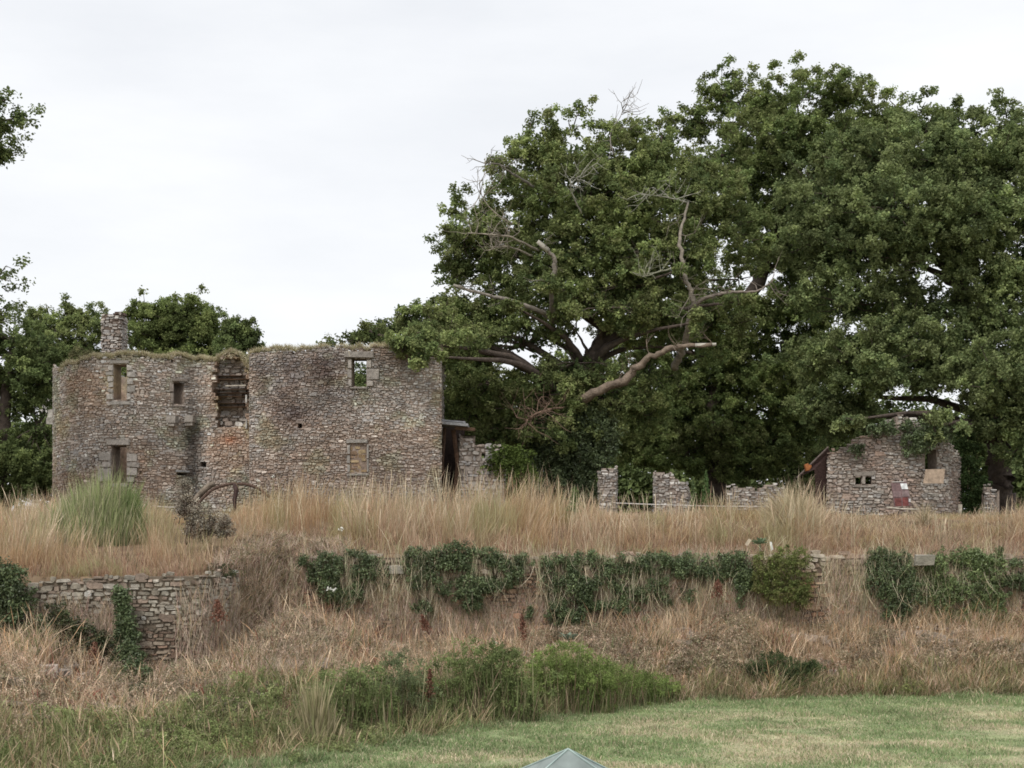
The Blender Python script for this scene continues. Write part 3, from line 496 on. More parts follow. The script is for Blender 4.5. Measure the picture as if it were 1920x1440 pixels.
mb = MB(); mb.box(P(842, 870, 54.4), (1.2, .1, 3.4), (.05, .035, .03)); mb.build('doorway_shade', M_stone, ruin)  # near-black sheet behind the posts: the doorway's shade put into its colour

# ------------------------------------------------------------------ other fragments of masonry
def fragment(name, label, pts, tops, cat, seed, holes=(), th=.5, bright=1., vb_=4.6, ch=(.045, .115), cw=(.08, .3), tone=None, parent=None, wave=None):
    p = Path([lk(*q) for q in pts]); t = toppx(p, tops); m = MB(); hs = [p.rect(*h) for h in holes]
    core(m, p, 0, p.L, vb_, t, hs, th); masonry(m, p, 0, p.L, vb_, t, hs, seed, ch=ch, cw=cw, bright=bright*.93, prot=.045, tone=tone)
    o = m.build(name, M_stone, parent)
    if label: tag(o, label, cat)
    return p, o
fragment('wall_fragment', 'narrow upright stump of stone wall just right of the ivied oak trunk', [(1122, 54.8), (1124, 54), (1155, 54), (1157, 54.7)], [(1123, 880), (1135, 868), (1155, 866)], 'wall', 140, bright=1.15)
fragment('wall_fragment', 'waist-high pale stone pillar with rounded broken top, standing left of the tall green weed', [(1226, 52.8), (1227.5, 52), (1290, 52.2), (1293, 53)], [(1227, 880), (1245, 872), (1262, 878), (1275, 895), (1292, 912)], 'wall', 141, bright=1.1)
fragment('wall_fragment', 'long low stone wall under the trees left of the orange round object', [(1362, 55.5), (1363.5, 55), (1470, 55), (1472, 55.6)], [(1363, 912), (1380, 902), (1420, 905), (1450, 898), (1470, 905)], 'wall', 142, bright=1.1)
fragment('wall_fragment', 'low stone stub in the grass at the foot of the thick right oak trunk', [(1846, 54.3), (1847, 54), (1868, 54), (1869, 54.4)], [(1847, 905), (1856, 900), (1867, 915)], 'wall', 143)
gab = thing('ruined_gable', P(1675, 965, 53.5), 'small gabled rubble ruin under the right oak, with a pair of tiny window holes', 'ruin')
pG, _ = fragment('gable_wall', None, [(1549, 54.4), (1552, 53.5), (1640, 53.2), (1720, 53.2), (1775, 53.5), (1800, 54.6), (1802, 56.5)],
  [(1552, 842), (1565, 832), (1590, 826), (1600, 812), (1630, 806), (1650, 795), (1665, 780), (1690, 772), (1720, 782), (1745, 800), (1770, 805), (1800, 850)], 'ruin', 150, [(1604, 894, 1615, 908), (1623, 894, 1634, 908), (1735, 842, 1756, 880)], th=.6, bright=1.0, parent=gab, ch=(.05, .125), cw=(.09, .32),
  tone=lambda u, v: mixc((1.02, 1.02, 1), (1.0, .8, .72), sm((fbm(u*.8, v*.8, 1)-.4)*4)*.6)*(.85+.4*fbm(u, v, 2))[:, None])
for q_, (nm_, rc_) in enumerate((('lintel', (1600, 884, 1640, 893)), ('mullion', (1615.5, 894, 1622.5, 908)), ('sill', (1600, 909, 1640, 914)), ('lintel', (1728, 832, 1763, 841)))): m = MB(); blocks(m, pG, [pG.rect(*rc_)], 151+q_, (.34, .3, .26)); m.build(nm_, M_stone, gab)
foliage('ivy', 'ivy hanging over the peak of the small gabled ruin, beside its tall opening', [(1715, 830, 26, 24), (1740, 815, 24, 26), (1610, 845, 16, 7), (1655, 805, 24, 12), (1770, 815, 20, 14), (1700, 800, 14, 10)], 52.9, IVY, .24, .11, .65, 60, 63, 'ivy')
foliage('shrub', 'dark green bush between the small gabled ruin and the thick right oak trunk', [(1815, 870, 26, 40), (1825, 925, 26, 32), (1800, 830, 22, 24), (1800, 900, 12, 20)], 54.8, [(.04, .065, .025), (.065, .1, .035)], .3, .12, .6, 60, 64, 'shrub', mat=M_leaf, depth=.7)
# boards and panel before the gable
b = thing('notice_panel', P(1693, 955, 52.3), 'dark red leaning information panel with white sheet, in front of the gabled ruin', 'sign')
def slab(px4, Y, th, col, name, parent=None, mat=None):
    m = MB(); f = [P(x, y, Y) for x, y in px4]; k = [p+np.array([0, th, 0]) for p in f]
    m.add(np.array(f+k), np.array([[0, 1, 2, 3], [7, 6, 5, 4], [0, 4, 5, 1], [1, 5, 6, 2], [2, 6, 7, 3], [3, 7, 4, 0]]), col); return m.build(name, mat or M_plain, parent)
slab([(1677, 950), (1671, 905), (1700, 903), (1708, 948)], 52.3, .05, (.2, .135, .135), 'panel', b)
slab([(1677, 934), (1690, 934), (1691, 949), (1679, 949)], 52.28, .015, (.16, .06, .055), 'poster', b); slab([(1692, 933), (1702, 932), (1704, 948), (1693, 949)], 52.28, .015, (.18, .06, .055), 'poster', b)
slab([(1674, 921), (1689, 921), (1689, 932), (1676, 932)], 52.28, .015, (.24, .17, .17), 'poster', b); slab([(1691, 920), (1704, 920), (1706, 931), (1692, 931)], 52.28, .015, (.24, .18, .18), 'poster', b)
slab([(1691, 917), (1688, 906.5), (1700, 906.5), (1703, 917)], 52.28, .015, (.75, .77, .77), 'paper_sheet', b); slab([(1704, 941), (1704, 935), (1707.5, 935), (1707.5, 941)], 52.27, .015, (.6, .6, .6), 'label_tag', b)
slab([(1673, 904), (1673, 902.6), (1695, 902.6), (1695, 904)], 52.27, .08, (.5, .48, .46), 'top_rail', b)
tag(slab([(1731, 906), (1736, 880), (1772, 879), (1769, 906.5)], 52.4, .05, (.38, .29, .215), 'wooden_board'), 'plain tan rectangular board fixed below the tall opening of the gabled ruin', 'board')
m = MB(); m.tube([P(1662, 951, 51.8), P(1690, 954, 51.8), P(1722, 955, 51.8)], .025, (.55, .5, .42))
tag(m.build('timber_rail', M_plain), 'thin pale timber rail lying low in front of the red panel', 'rail')
m = MB(); m.box(P(1800, 956, 51.8), (.13, .1, .42), (.38, .34, .28), jit=.02, rng=rng); tag(m.build('wooden_post', M_plain), 'short pale wooden post at the right foot of the gabled ruin', 'post')
for x0, x1, y0, y1, lab in ((1150, 1470, 943, 950, 'thin pale rope strung low above the grass before the wall stumps'), (285, 345, 948, 950, 'short piece of pale rope low before the foot of the round tower')):
    m = MB(); xx = np.linspace(x0, x1, 12); m.tube([P(x, y0+(y1-y0)*(x-x0)/(x1-x0)+2*math.sin(math.pi*(x-x0)/(x1-x0)), 50.3) for x in xx], .018, (.55, .52, .48), 5)
    tag(m.build('rope_barrier', M_plain), lab, 'rope')
# dark leaning sheet with orange disc
m = MB(); f = [P(1500, 893, 53.2), P(1552, 840, 53.6), P(1556, 848, 53.7), P(1554, 935, 53.9), P(1546, 960, 53.8), P(1530, 955, 53.5), P(1527, 880, 53.3)]; k = [p+np.array([.05, .12, 0]) for p in f]; n_ = len(f)
m.add(np.array(f+k), [list(range(n_))[::-1], list(range(n_, 2*n_))]+[[i, (i+1) % n_, (i+1) % n_+n_, i+n_] for i in range(n_)], (.055, .032, .028)); m.tube([P(1494, 896, 53.1), P(1553, 838, 53.5)], .035, (.13, .1, .09))
tag(m.build('leaning_sheet', M_metal), 'dark brown sloping sheet leaning on the left end of the gabled ruin', 'sheet')
m = MB(); c = P(1515, 876, 52.9); th = np.arange(12)*math.pi/6; rr_ = .13*(1+.16*np.sin(th*3+1)+.1*np.sin(th*5)); fr = np.stack([c[0]+rr_*np.cos(th), np.full(12, c[1]), c[2]+1.1*rr_*np.sin(th)], 1); kk = fr+[0, .16, 0]; bv = (fr-c)*.8+c-[0, .04, 0]
m.add(np.concatenate([bv, fr, kk]), [list(range(12))[::-1]]+[[i, (i+1) % 12, (i+1) % 12+12, i+12] for i in range(12)]+[[i+12, (i+1) % 12+12, (i+1) % 12+24, i+24] for i in range(12)], (.30, .11, .04))
tag(m.build('orange_disc', M_plain), 'rounded orange object hanging at the low end of the dark sloping sheet', 'disc')
# curved arch and post
ar = thing('curved_arch', P(440, 960, 49.6), 'dark brown curved arch on a short post half sunk in grass before the tower', 'arch')
m = MB(); q = spline([P(x, y, 49.6) for x, y in ((352, 985), (372, 945), (396, 920), (420, 910), (440, 907), (465, 909), (488, 918), (505, 932))], 5); m.tube(q, .052*(1+.15*np.sin(np.arange(len(q))*1.7)), (.1, .065, .05), 7)
m.build('rim', M_metal, ar, True)
m = MB(); q = spline([P(x, y, 49.75) for x, y in ((348, 975), (366, 938), (388, 914), (402, 906))], 5); m.tube(q, .11, (.2, .165, .13), 7); m.build('outer_band', M_bark, ar, True)
m = MB(); m.tube([P(441, 907, 49.6), P(443, 920, 49.6), P(440, 936, 49.6), P(441, 965, 49.6)], [.1, .09, .07, .06], (.07, .045, .04), 7); m.build('post', M_metal, ar, True)
# small house behind
h = thing('house', P(135, 960, 100), 'pale grey-roofed house glimpsed through the trees left of the chimney', 'house')
m = MB(); m.box(P(138, 700, 100)+np.array([0, 2, -2.2]), (5, 4, 7.5), (.45, .43, .4)); m.build('wall', M_plain, h)
m = MB(); c = P(138, 655, 100); m.add(np.array([[c[0]-2.7, 99.6, c[2]-.5], [c[0]+2.7, 99.6, c[2]-.5], [c[0]+2.7, 104.4, c[2]-.5], [c[0]-2.7, 104.4, c[2]-.5], [c[0]-2.5, 102, c[2]+1], [c[0]+2.5, 102, c[2]+1]]), [[0, 1, 5, 4], [2, 3, 4, 5], [1, 2, 5], [3, 0, 4], [3, 2, 1, 0]], (.42, .44, .46)); m.build('roof', M_plain, h)

# ------------------------------------------------------------------ retaining walls
RW = [(.30, .26, .21), (.36, .315, .26), (.42, .375, .32), (.26, .2, .16), (.33, .25, .2), (.40, .36, .30)]
pR = Path([(-6.0, 40.6), (-5.9, 40.02)]+[(x, float(wall_line(x))) for x in np.linspace(-5.4, 17, 12)])
tR = lambda u: np.interp(u, [0, .6, 4, 9, 12, 17, 22, 25], [3.6, 3.95, 3.98, 3.95, 3.92, 3.9, 3.86, 3.85])+.10*(fbm(np.asarray(u)*1.3, np.asarray(u)*0+4)-.5)
m = MB(); core(m, pR, 0, pR.L, .2, tR, [], .5, (.15, .11, .085), .3)
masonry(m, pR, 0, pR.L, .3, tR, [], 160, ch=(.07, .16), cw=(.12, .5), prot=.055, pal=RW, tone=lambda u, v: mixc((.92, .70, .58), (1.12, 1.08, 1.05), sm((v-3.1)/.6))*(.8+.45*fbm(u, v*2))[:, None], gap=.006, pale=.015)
rr2 = np.random.RandomState(7)
for px_, w_, h_ in ((1425+600-1490+0, 0, 0),): pass
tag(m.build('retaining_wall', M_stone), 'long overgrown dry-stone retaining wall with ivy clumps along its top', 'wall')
pL = Path([(-24, 34.0), (-12.2, 34.1), (-7.62, 34.22), (-7.3, 34.9), (-7.1, 36.5)])
tL = lambda u: np.interp(u, [0, 12, pL.U(60), pL.U(100), pL.U(200), pL.U(300), pL.U(372), pL.L], [3.2, 3.25, 3.3, 3.42, 3.5, 3.52, 3.56, 3.4])+.07*(fbm(np.asarray(u)*2, np.asarray(u)*0+4)-.5)
m = MB(); core(m, pL, 0, pL.L, .2, tL, [], .4, (.15, .12, .09), .3)
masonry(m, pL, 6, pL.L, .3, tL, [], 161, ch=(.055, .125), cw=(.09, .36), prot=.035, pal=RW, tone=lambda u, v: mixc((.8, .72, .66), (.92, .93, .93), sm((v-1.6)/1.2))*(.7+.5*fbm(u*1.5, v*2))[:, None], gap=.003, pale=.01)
tag(m.build('retaining_wall', M_stone), 'nearer lower dry-stone wall at the left with bare grey stones and an ivy streak', 'wall')
for (x, y, w, h_, lab) in ((1731, 1050, .5, .3, 'single pale squared block on the wall top between two ivy clumps'), (743, 1068, .42, .22, 'pale flat block at the wall edge between the first two ivy clumps')):
    m = MB(); c = P(x, y, 40.9 if x > 1000 else 40.1); m.box(c, (w, .4, h_), (.30, .275, .235), jit=.05, rng=rr2); tag(m.build('stone_block', M_stone), lab, 'stone')

# ivy and bushes on the retaining walls
G1 = 'ivy clumps hanging over the retaining wall'
def Yr(px): 
    k = int(np.argmin(np.abs(pR.px-px))); return float(pR.y[k])-.22
for i, (lab, bl_) in enumerate([
  ('first ivy clump from the left on the long wall, mixed with dry stalks', [(615, 1065, 32, 28), (665, 1058, 36, 28), (700, 1075, 32, 34), (640, 1110, 36, 24), (610, 1095, 20, 22), (680, 1120, 26, 24)]),
  ('wide domed ivy clump rising above the wall top left of centre', [(785, 1055, 34, 26), (850, 1042, 42, 24), (910, 1055, 42, 26), (850, 1085, 60, 34), (930, 1080, 46, 30), (790, 1085, 28, 24), (880, 1105, 50, 16), (975, 1055, 18, 18)]),
  ('longest and deepest ivy curtain, in the centre of the wall, streaked with dead stalks', [(1040, 1075, 36, 32), (1100, 1070, 50, 34), (1170, 1070, 50, 32), (1240, 1070, 50, 34), (1300, 1065, 36, 28), (1060, 1115, 45, 32), (1130, 1115, 50, 30), (1200, 1120, 50, 30), (1270, 1115, 45, 28), (1060, 1150, 40, 18)]),
  ('thin low ivy patch just left of the feathery green bush', [(1345, 1062, 24, 24), (1380, 1060, 24, 26), (1395, 1085, 20, 22)]),
  ('compact ivy clump left of the single pale block', [(1650, 1055, 30, 26), (1690, 1065, 30, 30), (1660, 1095, 36, 30), (1700, 1110, 30, 30), (1680, 1145, 30, 22)]),
  ('broad leafy bright-edged ivy clump right of the single pale block', [(1770, 1062, 36, 30), (1820, 1055, 42, 28), (1855, 1075, 36, 32), (1800, 1105, 56, 34), (1850, 1130, 42, 26), (1770, 1120, 30, 28), (1800, 1150, 50, 20)]),
  ('small ivy tuft at the right edge of the photo', [(1905, 1075, 24, 24), (1930, 1090, 30, 24)])]):
    foliage('ivy', lab, [(*q, Yr(q[0])-40.5) for q in bl_], 40.5, IVY if i != 5 else [(.10, .14, .058), (.14, .185, .075), (.185, .225, .095)], (.13), .068, .62, 44, 170+i, 'ivy', G1, depth=.3, hollow=.43, ragged=1)
foliage('bush', 'feathery light green bush with brown stems hanging over the long wall', [(1440, 1065, 30, 30), (1480, 1055, 40, 28), (1500, 1085, 26, 34), (1455, 1105, 34, 28), (1430, 1090, 20, 25), (1490, 1125, 26, 22)], 40.5, [(.13, .17, .06), (.2, .23, .08), (.2, .17, .09)], .15, .055, .5, 60, 180, 'bush', depth=.5, mat=M_leaf)
foliage('ivy', 'narrow upright ivy streak climbing the bare stones of the left wall', [(228, 1120, 12, 26), (235, 1160, 16, 26), (240, 1200, 20, 26), (245, 1235, 24, 28, -.5), (258, 1270, 26, 30, -1.3), (264, 1310, 20, 26, -2.2)], 33.7, IVY, .13, .075, .75, 60, 181, 'ivy', depth=.6)
foliage('ivy', 'dark ivy mass at the top left edge of the left wall', [(10, 1085, 40, 26), (20, 1120, 40, 30), (5, 1155, 40, 28), (-30, 1100, 40, 50), (80, 1185, 36, 26)], 33.6, IVY, .17, .08, .6, 60, 182, 'ivy')
foliage('bramble', 'dark bramble band sloping down right across the left wall', [(130, 1180, 42, 22), (165, 1205, 40, 24), (205, 1225, 38, 26), (100, 1150, 30, 18), (225, 1265, 30, 26), (90, 1215, 36, 18)], 33.4, [(.05, .065, .03), (.07, .09, .035), (.1, .08, .05)], .16, .07, .45, 50, 183, 'bramble', depth=.6)
foliage('bush', 'round dark green bush low on the bank above the right lawn', [(1450, 1255, 55, 26), (1430, 1270, 45, 24), (1490, 1265, 40, 24), (1450, 1288, 55, 20), (1400, 1255, 26, 14), (1520, 1250, 22, 12)], 38.9, [(.08, .11, .05), (.11, .145, .065)], .16, .06, .6, 50, 184, 'bush', depth=.6, mat=M_leaf)
def zpx(px, Y): return HY-(float(zg((px-960)/F*Y, Y))-EYE)/Y*F
GB = [(.14, .185, .075), (.19, .235, .095), (.25, .285, .12)]
for i, (lab, Y, bl_) in enumerate([
  ('olive green bush at the foot of the bank, leftmost of the four lawn-edge bushes', 31.2, [(640, 1320, 55, 50), (690, 1310, 45, 45), (650, 1360, 60, 35), (600, 1350, 40, 35)]),
  ('tall grey-green bush with a red dock stem on its right side', 32.3, [(750, 1285, 45, 45), (760, 1320, 50, 42), (735, 1350, 50, 36), (700, 1340, 40, 40)]),
  ('largest and fullest green bush in the middle of the lawn edge', 33.6, [(905, 1250, 60, 40), (850, 1280, 45, 40), (950, 1275, 50, 42), (880, 1320, 70, 42), (960, 1320, 45, 38), (840, 1335, 45, 30)]),
  ('bright green spreading bush at the right end of the lawn-edge bushes', 35.2, [(1060, 1250, 50, 34), (1100, 1280, 55, 34), (1030, 1285, 50, 36), (1160, 1285, 45, 24, 1.2), (1080, 1310, 60, 22, .5), (1215, 1290, 40, 18, 1.9), (1255, 1300, 28, 12, 2.3)])]):
    bl_ = [(q[0], q[1]-6, q[2]*1.18, q[3]*1.2, *q[4:]) for q in bl_]; foliage('bush', lab, bl_, Y, [GB, [(.15, .19, .1), (.2, .24, .125), (.26, .285, .15)], GB, [(.17, .23, .075), (.23, .3, .095), (.2, .235, .09)]][i], .15, .05, .46, 56, 190+i, 'bush', 'green bushes along the lawn edge', depth=.8, mat=M_leaf, hollow=.38, ragged=1, stalks=1800)

foliage('bush', 'low yellow-green weeds where the right part of the bank meets the lawn', [(1640, 1290, 45, 12), (1700, 1288, 40, 14), (1590, 1296, 30, 9)], 38.9, [(.2, .24, .09), (.28, .3, .12), (.3, .26, .15)], .13, .05, .5, 44, 185, 'bush', depth=.5, mat=M_leaf, stalks=900)
foliage('bush', 'small low olive weeds at the lawn edge close to the right border', [(1810, 1292, 36, 10), (1870, 1290, 26, 9)], 39.1, [(.2, .24, .1), (.26, .27, .13)], .12, .05, .5, 44, 186, 'bush', depth=.5, mat=M_leaf, stalks=600)
# ------------------------------------------------------------------ grasses
rng = np.random.RandomState(21)
STRAW = [(.60, .49, .35), (.54, .42, .30), (.72, .62, .47), (.50, .36, .26), (.56, .44, .28), (.40, .38, .23), (.66, .56, .42)]
n = 230000
Y = rng.uniform(34.3, 51, n); px = rng.uniform(-60, 1980, n); X = (px-960)/F*Y; yw = wall_line(X); d = Y-yw
k = (d > .35) & (rng.rand(n) < .1+2.2*np.clip(fbm(X*1.5, Y*.9)-.34, 0, 1)); inside = (X < -2.6) & (Y > 50.2); jx = np.exp(-((X+6.7)/.9)**2); k &= ~inside & ((d > 5) | (rng.rand(n) > jx*2)) & ~((np.abs(px-187) < 88) & (Y < 44) & (Y > 36.3) & (rng.rand(n) < .8)) & ~((px > 325) & (px < 450) & (Y < 45) & (Y > 36) & (rng.rand(n) < .8)); X, Y, px, d = X[k], Y[k], px[k], d[k]; n = len(X); z = zg(X, Y)
prof = np.interp(px, [-60, 0, 40, 100, 200, 300, 330, 370, 430, 500, 560, 640, 700, 800, 850, 900, 950, 1000, 1050, 1100, 1140, 1200, 1250, 1300, 1340, 1400, 1450, 1490, 1520, 1560, 1620, 1700, 1780, 1860, 1920, 1980],
  [930, 930, 928, 925, 935, 935, 955, 968, 945, 905, 885, 900, 893, 910, 905, 893, 897, 882, 905, 925, 950, 948, 948, 938, 922, 935, 915, 888, 905, 945, 962, 968, 972, 950, 935, 930])
hm = EYE+(HY-prof)/F*Y-z; hm = hm*(.55+.5*noise2(X*2.2, Y*.8, 2)+.35*noise2(X*5.5, Y*2, 3)); ramp = sm((d-.2)/3.2); hm = np.clip(hm, .3, 1.75)*(.28+.72*ramp)
h = hm*np.where(rng.rand(n) < .74, rng.uniform(.25, .62, n), rng.uniform(.5, 1.06, n)); tall = h > hm*.66; h *= np.where(rng.rand(n) < .02, 1.25, 1)
wind = np.stack([.5*(noise2(X*1.6, Y*.9, 1)-.5)+.04, .1*(noise2(X, Y, 3)-.5)], 1)*1.2; rgt = sm((px-1000)/500); lean = wind+rng.normal(size=(n, 2))*(.17+.25*rgt)[:, None]+(.55*rgt*(noise2(X*1.1, Y*1.1, 2)-.5))[:, None]*np.array([2, .3])
c1 = pick(rng, n, STRAW)*np.where(tall, 1.12, .92)[:, None]; c1 *= mixc((1, 1, 1), (.84, .72, .66), sm((fbm(X*1.2, Y*1.6, 1)-.45)*5)*.7); low = ((1-ramp)*.9)[:, None]; g = sm((fbm(X*.8+5, Y*.8, 2)-.5)*6)[:, None]
red = np.array([.40, .26, .19]); c1 = c1*(1-low*.75)+red*low*.75; vg = sm((fbm(X*1.1+15, Y*.7, 3)-.53)*8)[:, None]*.65; c1 = c1*(1-vg)+np.array([.33, .36, .17])*vg; gold = np.array([.46, .31, .13]); c1 = c1*(1-g*.35)+gold*g*.35
grn = np.exp(-((px-185)/70)**2)*sm((d-3)/4)*.0; c0 = c1*.7*np.array([1, .85, .76])+np.array([.05, .025, .015])
m = MB(); blades(m, rng, np.stack([X, Y, z-.03], 1), h, lean, rng.uniform(.006, .012, n)*np.where(tall, .85, 1.1), c0, c1, rng.rand(n) < .3)
tag(m.build('dry_grass', M_grass), 'tall straw-coloured dry grass along the terrace before the ruins', 'grass', kind='stuff')
n = 1900; Y = rng.uniform(41.5, 49, n); px = rng.uniform(-40, 1960, n); X = (px-960)/F*Y; k = (fbm(X*1.1, Y*.3, 1) > .47)&(px > np.where(px < 560, 515, 0)*(px > 300)); X, Y, px = X[k], Y[k], px[k]; n = len(X); z = zg(X, Y)
tp_ = np.interp(px, [0, 100, 300, 500, 560, 700, 980, 1000, 1060, 1150, 1280, 1330, 1440, 1490, 1560, 1640, 1800, 1920], [905, 905, 910, 890, 868, 868, 862, 850, 885, 915, 918, 900, 915, 868, 915, 950, 950, 915]); hh = np.clip((EYE+(HY-tp_)/F*Y-z)*rng.uniform(.5, 1.04, n), .3, 2.1)
c1 = pick(rng, n, [(.74, .63, .46), (.66, .54, .38), (.56, .5, .34), (.44, .31, .22)]); m = MB(); blades(m, rng, np.stack([X, Y, z-.03], 1), hh, rng.normal(size=(n, 2))*.16, rng.uniform(.006, .0115, n), c1*.75, c1, np.ones(n, bool))
tag(m.build('seed_stalks', M_grass), 'tallest pale seed-headed stalks rising out of the dry grass', 'grass', kind='stuff')
# undergrowth on the terrace: short red-brown weeds
n = 70000; Y = rng.uniform(34.3, 46, n); px = rng.uniform(-60, 1980, n); X = (px-960)/F*Y; d = Y-wall_line(X); k = (d > .1) & (d < 5) & (rng.rand(n) < .35+1.2*np.clip(fbm(X*2, Y*2, 1)-.35, 0, 1)); X, Y, d = X[k], Y[k], d[k]; n = len(X)
c1 = pick(rng, n, [(.36, .23, .17), (.28, .15, .11), (.46, .33, .24), (.40, .30, .21), (.2, .19, .1)]); m = MB(); h = rng.uniform(.12, .42, n)*(.5+.5*sm(d/1.5))
blades(m, rng, np.stack([X, Y, zg(X, Y)-.02], 1), h, rng.normal(size=(n, 2))*.45, rng.uniform(.012, .022, n), c1*.7, c1)
tag(m.build('low_weeds', M_grass), 'short reddish brown withered weeds along the top edge of the walls', 'weeds', kind='stuff')
# bank in front of the walls and the wall faces
def bank(n, seed, pal, hr, wd, thr, lab, name, k=0, y0=0., green=False, lean=.3):
    rng = np.random.RandomState(seed); X = rng.uniform(-13.5, 16, n); f = rng.rand(n); Yf = lawn_edge(X); Yw = wall_line(X); Y = Yf+(Yw-Yf+.1)*f; z = zg(X, Y)
    up = rng.rand(n) < .0; dens = fbm(X*.9+k*3, Y*.9+z, k) ; kk = dens > thr
    if not green: kk &= (f > np.interp(X, [-13, -5, -3, 4, 5], [.4, .45, .3, .15, 0])*(.6+.8*fbm(X*1.2, Y*0, 1)))|(rng.rand(n) < .12)
    if green: kk &= (f < y0(X)) & ((X < 3) | (rng.rand(n) < .5))
    X, Y, z = X[kk], Y[kk], z[kk]; n = len(X); c = pick(rng, n, pal)*(.65+.75*fbm(X*1.7, Y*1.7+z, 1))[:, None]; c = c*mixc((1.05, 1, .95), (1.0, .91, .85), sm((fbm(X*1.3+4, Y*1.3, 2)-.4)*5)*.8); m = MB()
    bl = (.45+.9*noise2(X*1.7, Y*1.7, 1)) if not green else (.5+.8*noise2(X*1.5, Y*1.5, 1))
    blades(m, rng, np.stack([X, Y, z-.03], 1), rng.uniform(*hr, n)*bl, rng.normal(size=(n, 2))*lean*1.6+np.stack([.5*(noise2(X*1.9, Y*1.9+z, 3)-.5), X*0-.12], 1), rng.uniform(*wd, n), c*.75, c, rng.rand(n) < .25)
    return tag(m.build(name, M_grass), lab, name.replace('_', ' '), kind='stuff')
BANKC = [(.84, .71, .57), (.72, .58, .47), (.60, .45, .38), (.80, .67, .53), (.50, .32, .28), (.68, .5, .31), (.48, .44, .31), (.34, .33, .2), (.76, .58, .49)]
bank(110000, 31, BANKC, (.12, .65), (.007, .013), .44, 'tangle of pinkish brown dead grass and weeds on the moat bank', 'bank_grass')
bank(19000, 33, [(.8, .69, .52), (.7, .57, .42), (.6, .41, .26)], (.55, 1.15), (.006, .011), .42, 'long pale dead stalks standing out of the bank growth', 'dry_stalks', 1, lean=.22)
bank(9000, 34, [(.30, .11, .09), (.24, .1, .08), (.36, .17, .12)], (.2, .7), (.012, .022), .56, 'patches of dark red weeds on the moat bank', 'red_weeds', 3, lean=.25)
bank(42000, 35, [(.18, .21, .1), (.25, .27, .13), (.14, .17, .08)], (.2, .65), (.012, .022), .55, 'patches of dull green weeds on the moat bank', 'dull_weeds', 0, lean=.3)
# drooping growth rooted in the wall faces
def facegrass(S, u0, u1, v0, v1, n, seed, label, pal=BANKC, thr=.4):
    rng = np.random.RandomState(seed); u = rng.uniform(u0, u1, n); v = v0+(v1-v0)*rng.rand(n)**1.15; k = (fbm(u*1.3, v*1.6, 1)+.22*(1-(v-v0)/(v1-v0))) > thr; u, v = u[k], v[k]; n = len(u)
    m = MB(); h = rng.uniform(.15, .65, n); ln = np.stack([rng.normal(size=n)*.28, -np.abs(rng.normal(size=n))*.25-.05], 1); c = pick(rng, n, pal)
    hs = np.where(rng.rand(n) < .35, -h*.6, h); blades(m, rng, S(u, v, np.full(n, .03)), hs, ln*np.sign(hs)[:, None]*1.0, rng.uniform(.008, .016, n), c*.75, c)
    return tag(m.build('wall_weeds', M_grass), label, 'weeds', kind='stuff')
facegrass(pR, .2, pR.L-2, 1.0, 3.75, 62000, 41, 'dead stalks and weeds growing out of the long retaining wall', thr=.505)
facegrass(pR, .2, pR.L-2, .9, 3.3, 12000, 47, 'dull green weeds rooted in the long retaining wall', pal=[(.2, .23, .11), (.28, .3, .15), (.38, .35, .2)], thr=.6)
rh = np.random.RandomState(45); nh = 5200; uh = rh.uniform(.3, pR.L-2, nh); vh = rh.uniform(2.7, 3.95, nh); kh = fbm(uh*1.5, vh, 2) > .44; uh, vh = uh[kh], vh[kh]; nh = len(uh); ch_ = pick(rh, nh, [(.8, .7, .52), (.68, .56, .38), (.45, .45, .28)]); m = MB()
blades(m, rh, pR(uh, vh, rh.uniform(.1, .4, nh)), np.where(rh.rand(nh) < .6, -1, 1)*rh.uniform(.35, 1.0, nh), rh.normal(size=(nh, 2))*.35, rh.uniform(.006, .012, nh), ch_*.9, ch_); tag(m.build('wall_stalks', M_grass), 'pale dead stalks trailing through the ivy of the long wall', 'stalks', kind='stuff')
rh = np.random.RandomState(46); nh = 700; X = rh.uniform(-12, 15.5, nh); f = rh.uniform(.35, .98, nh); Y = lawn_edge(X)+(wall_line(X)-lawn_edge(X))*f; kh = fbm(X*1.2, Y*1.2+5, 1) > .45; m = MB()
for x_, y_ in zip(X[kh], Y[kh]): m.box((x_, y_, float(zg(x_, y_))+.05), rh.uniform([.12, .1, .06], [.42, .28, .2]), np.array([.34, .29, .25])*rh.uniform(.7, 1.25), rz=rh.uniform(-.6, .6), rx=rh.uniform(-.3, .3), jit=.035, rng=rh)
tag(m.build('fallen_stones', M_stone), 'fallen rubble stones half buried in the growth of the bank', 'stones', kind='stuff')
facegrass(pL, 8, pL.U(235), 1.2, 2.6, 12000, 42, 'dead stalks rooted in the left wall below its bare stones', thr=.42)
facegrass(pL, pL.U(330), pL.L, 1.0, 3.0, 2600, 43, 'weeds crowding round the broken right corner of the left wall', thr=.42)
# sloping weed bank between the two walls
n = 26000; X = rng.uniform(-8.3, -4.8, n); Y = rng.uniform(33, 42, n); z = zg(X, Y); k = (z > .9) & ~((X < -7.6) & (Y > 34.1)) ; X, Y, z = X[k], Y[k], z[k]; n = len(X); c = pick(rng, n, BANKC+[(.14, .15, .06)]); m = MB()
blades(m, rng, np.stack([X, Y, z-.03], 1), rng.uniform(.15, .6, n), rng.normal(size=(n, 2))*.42, rng.uniform(.009, .016, n), c*.8, c); tag(m.build('slope_weeds', M_grass), 'mixed brown weeds on the slope between the two retaining walls', 'weeds', kind='stuff')
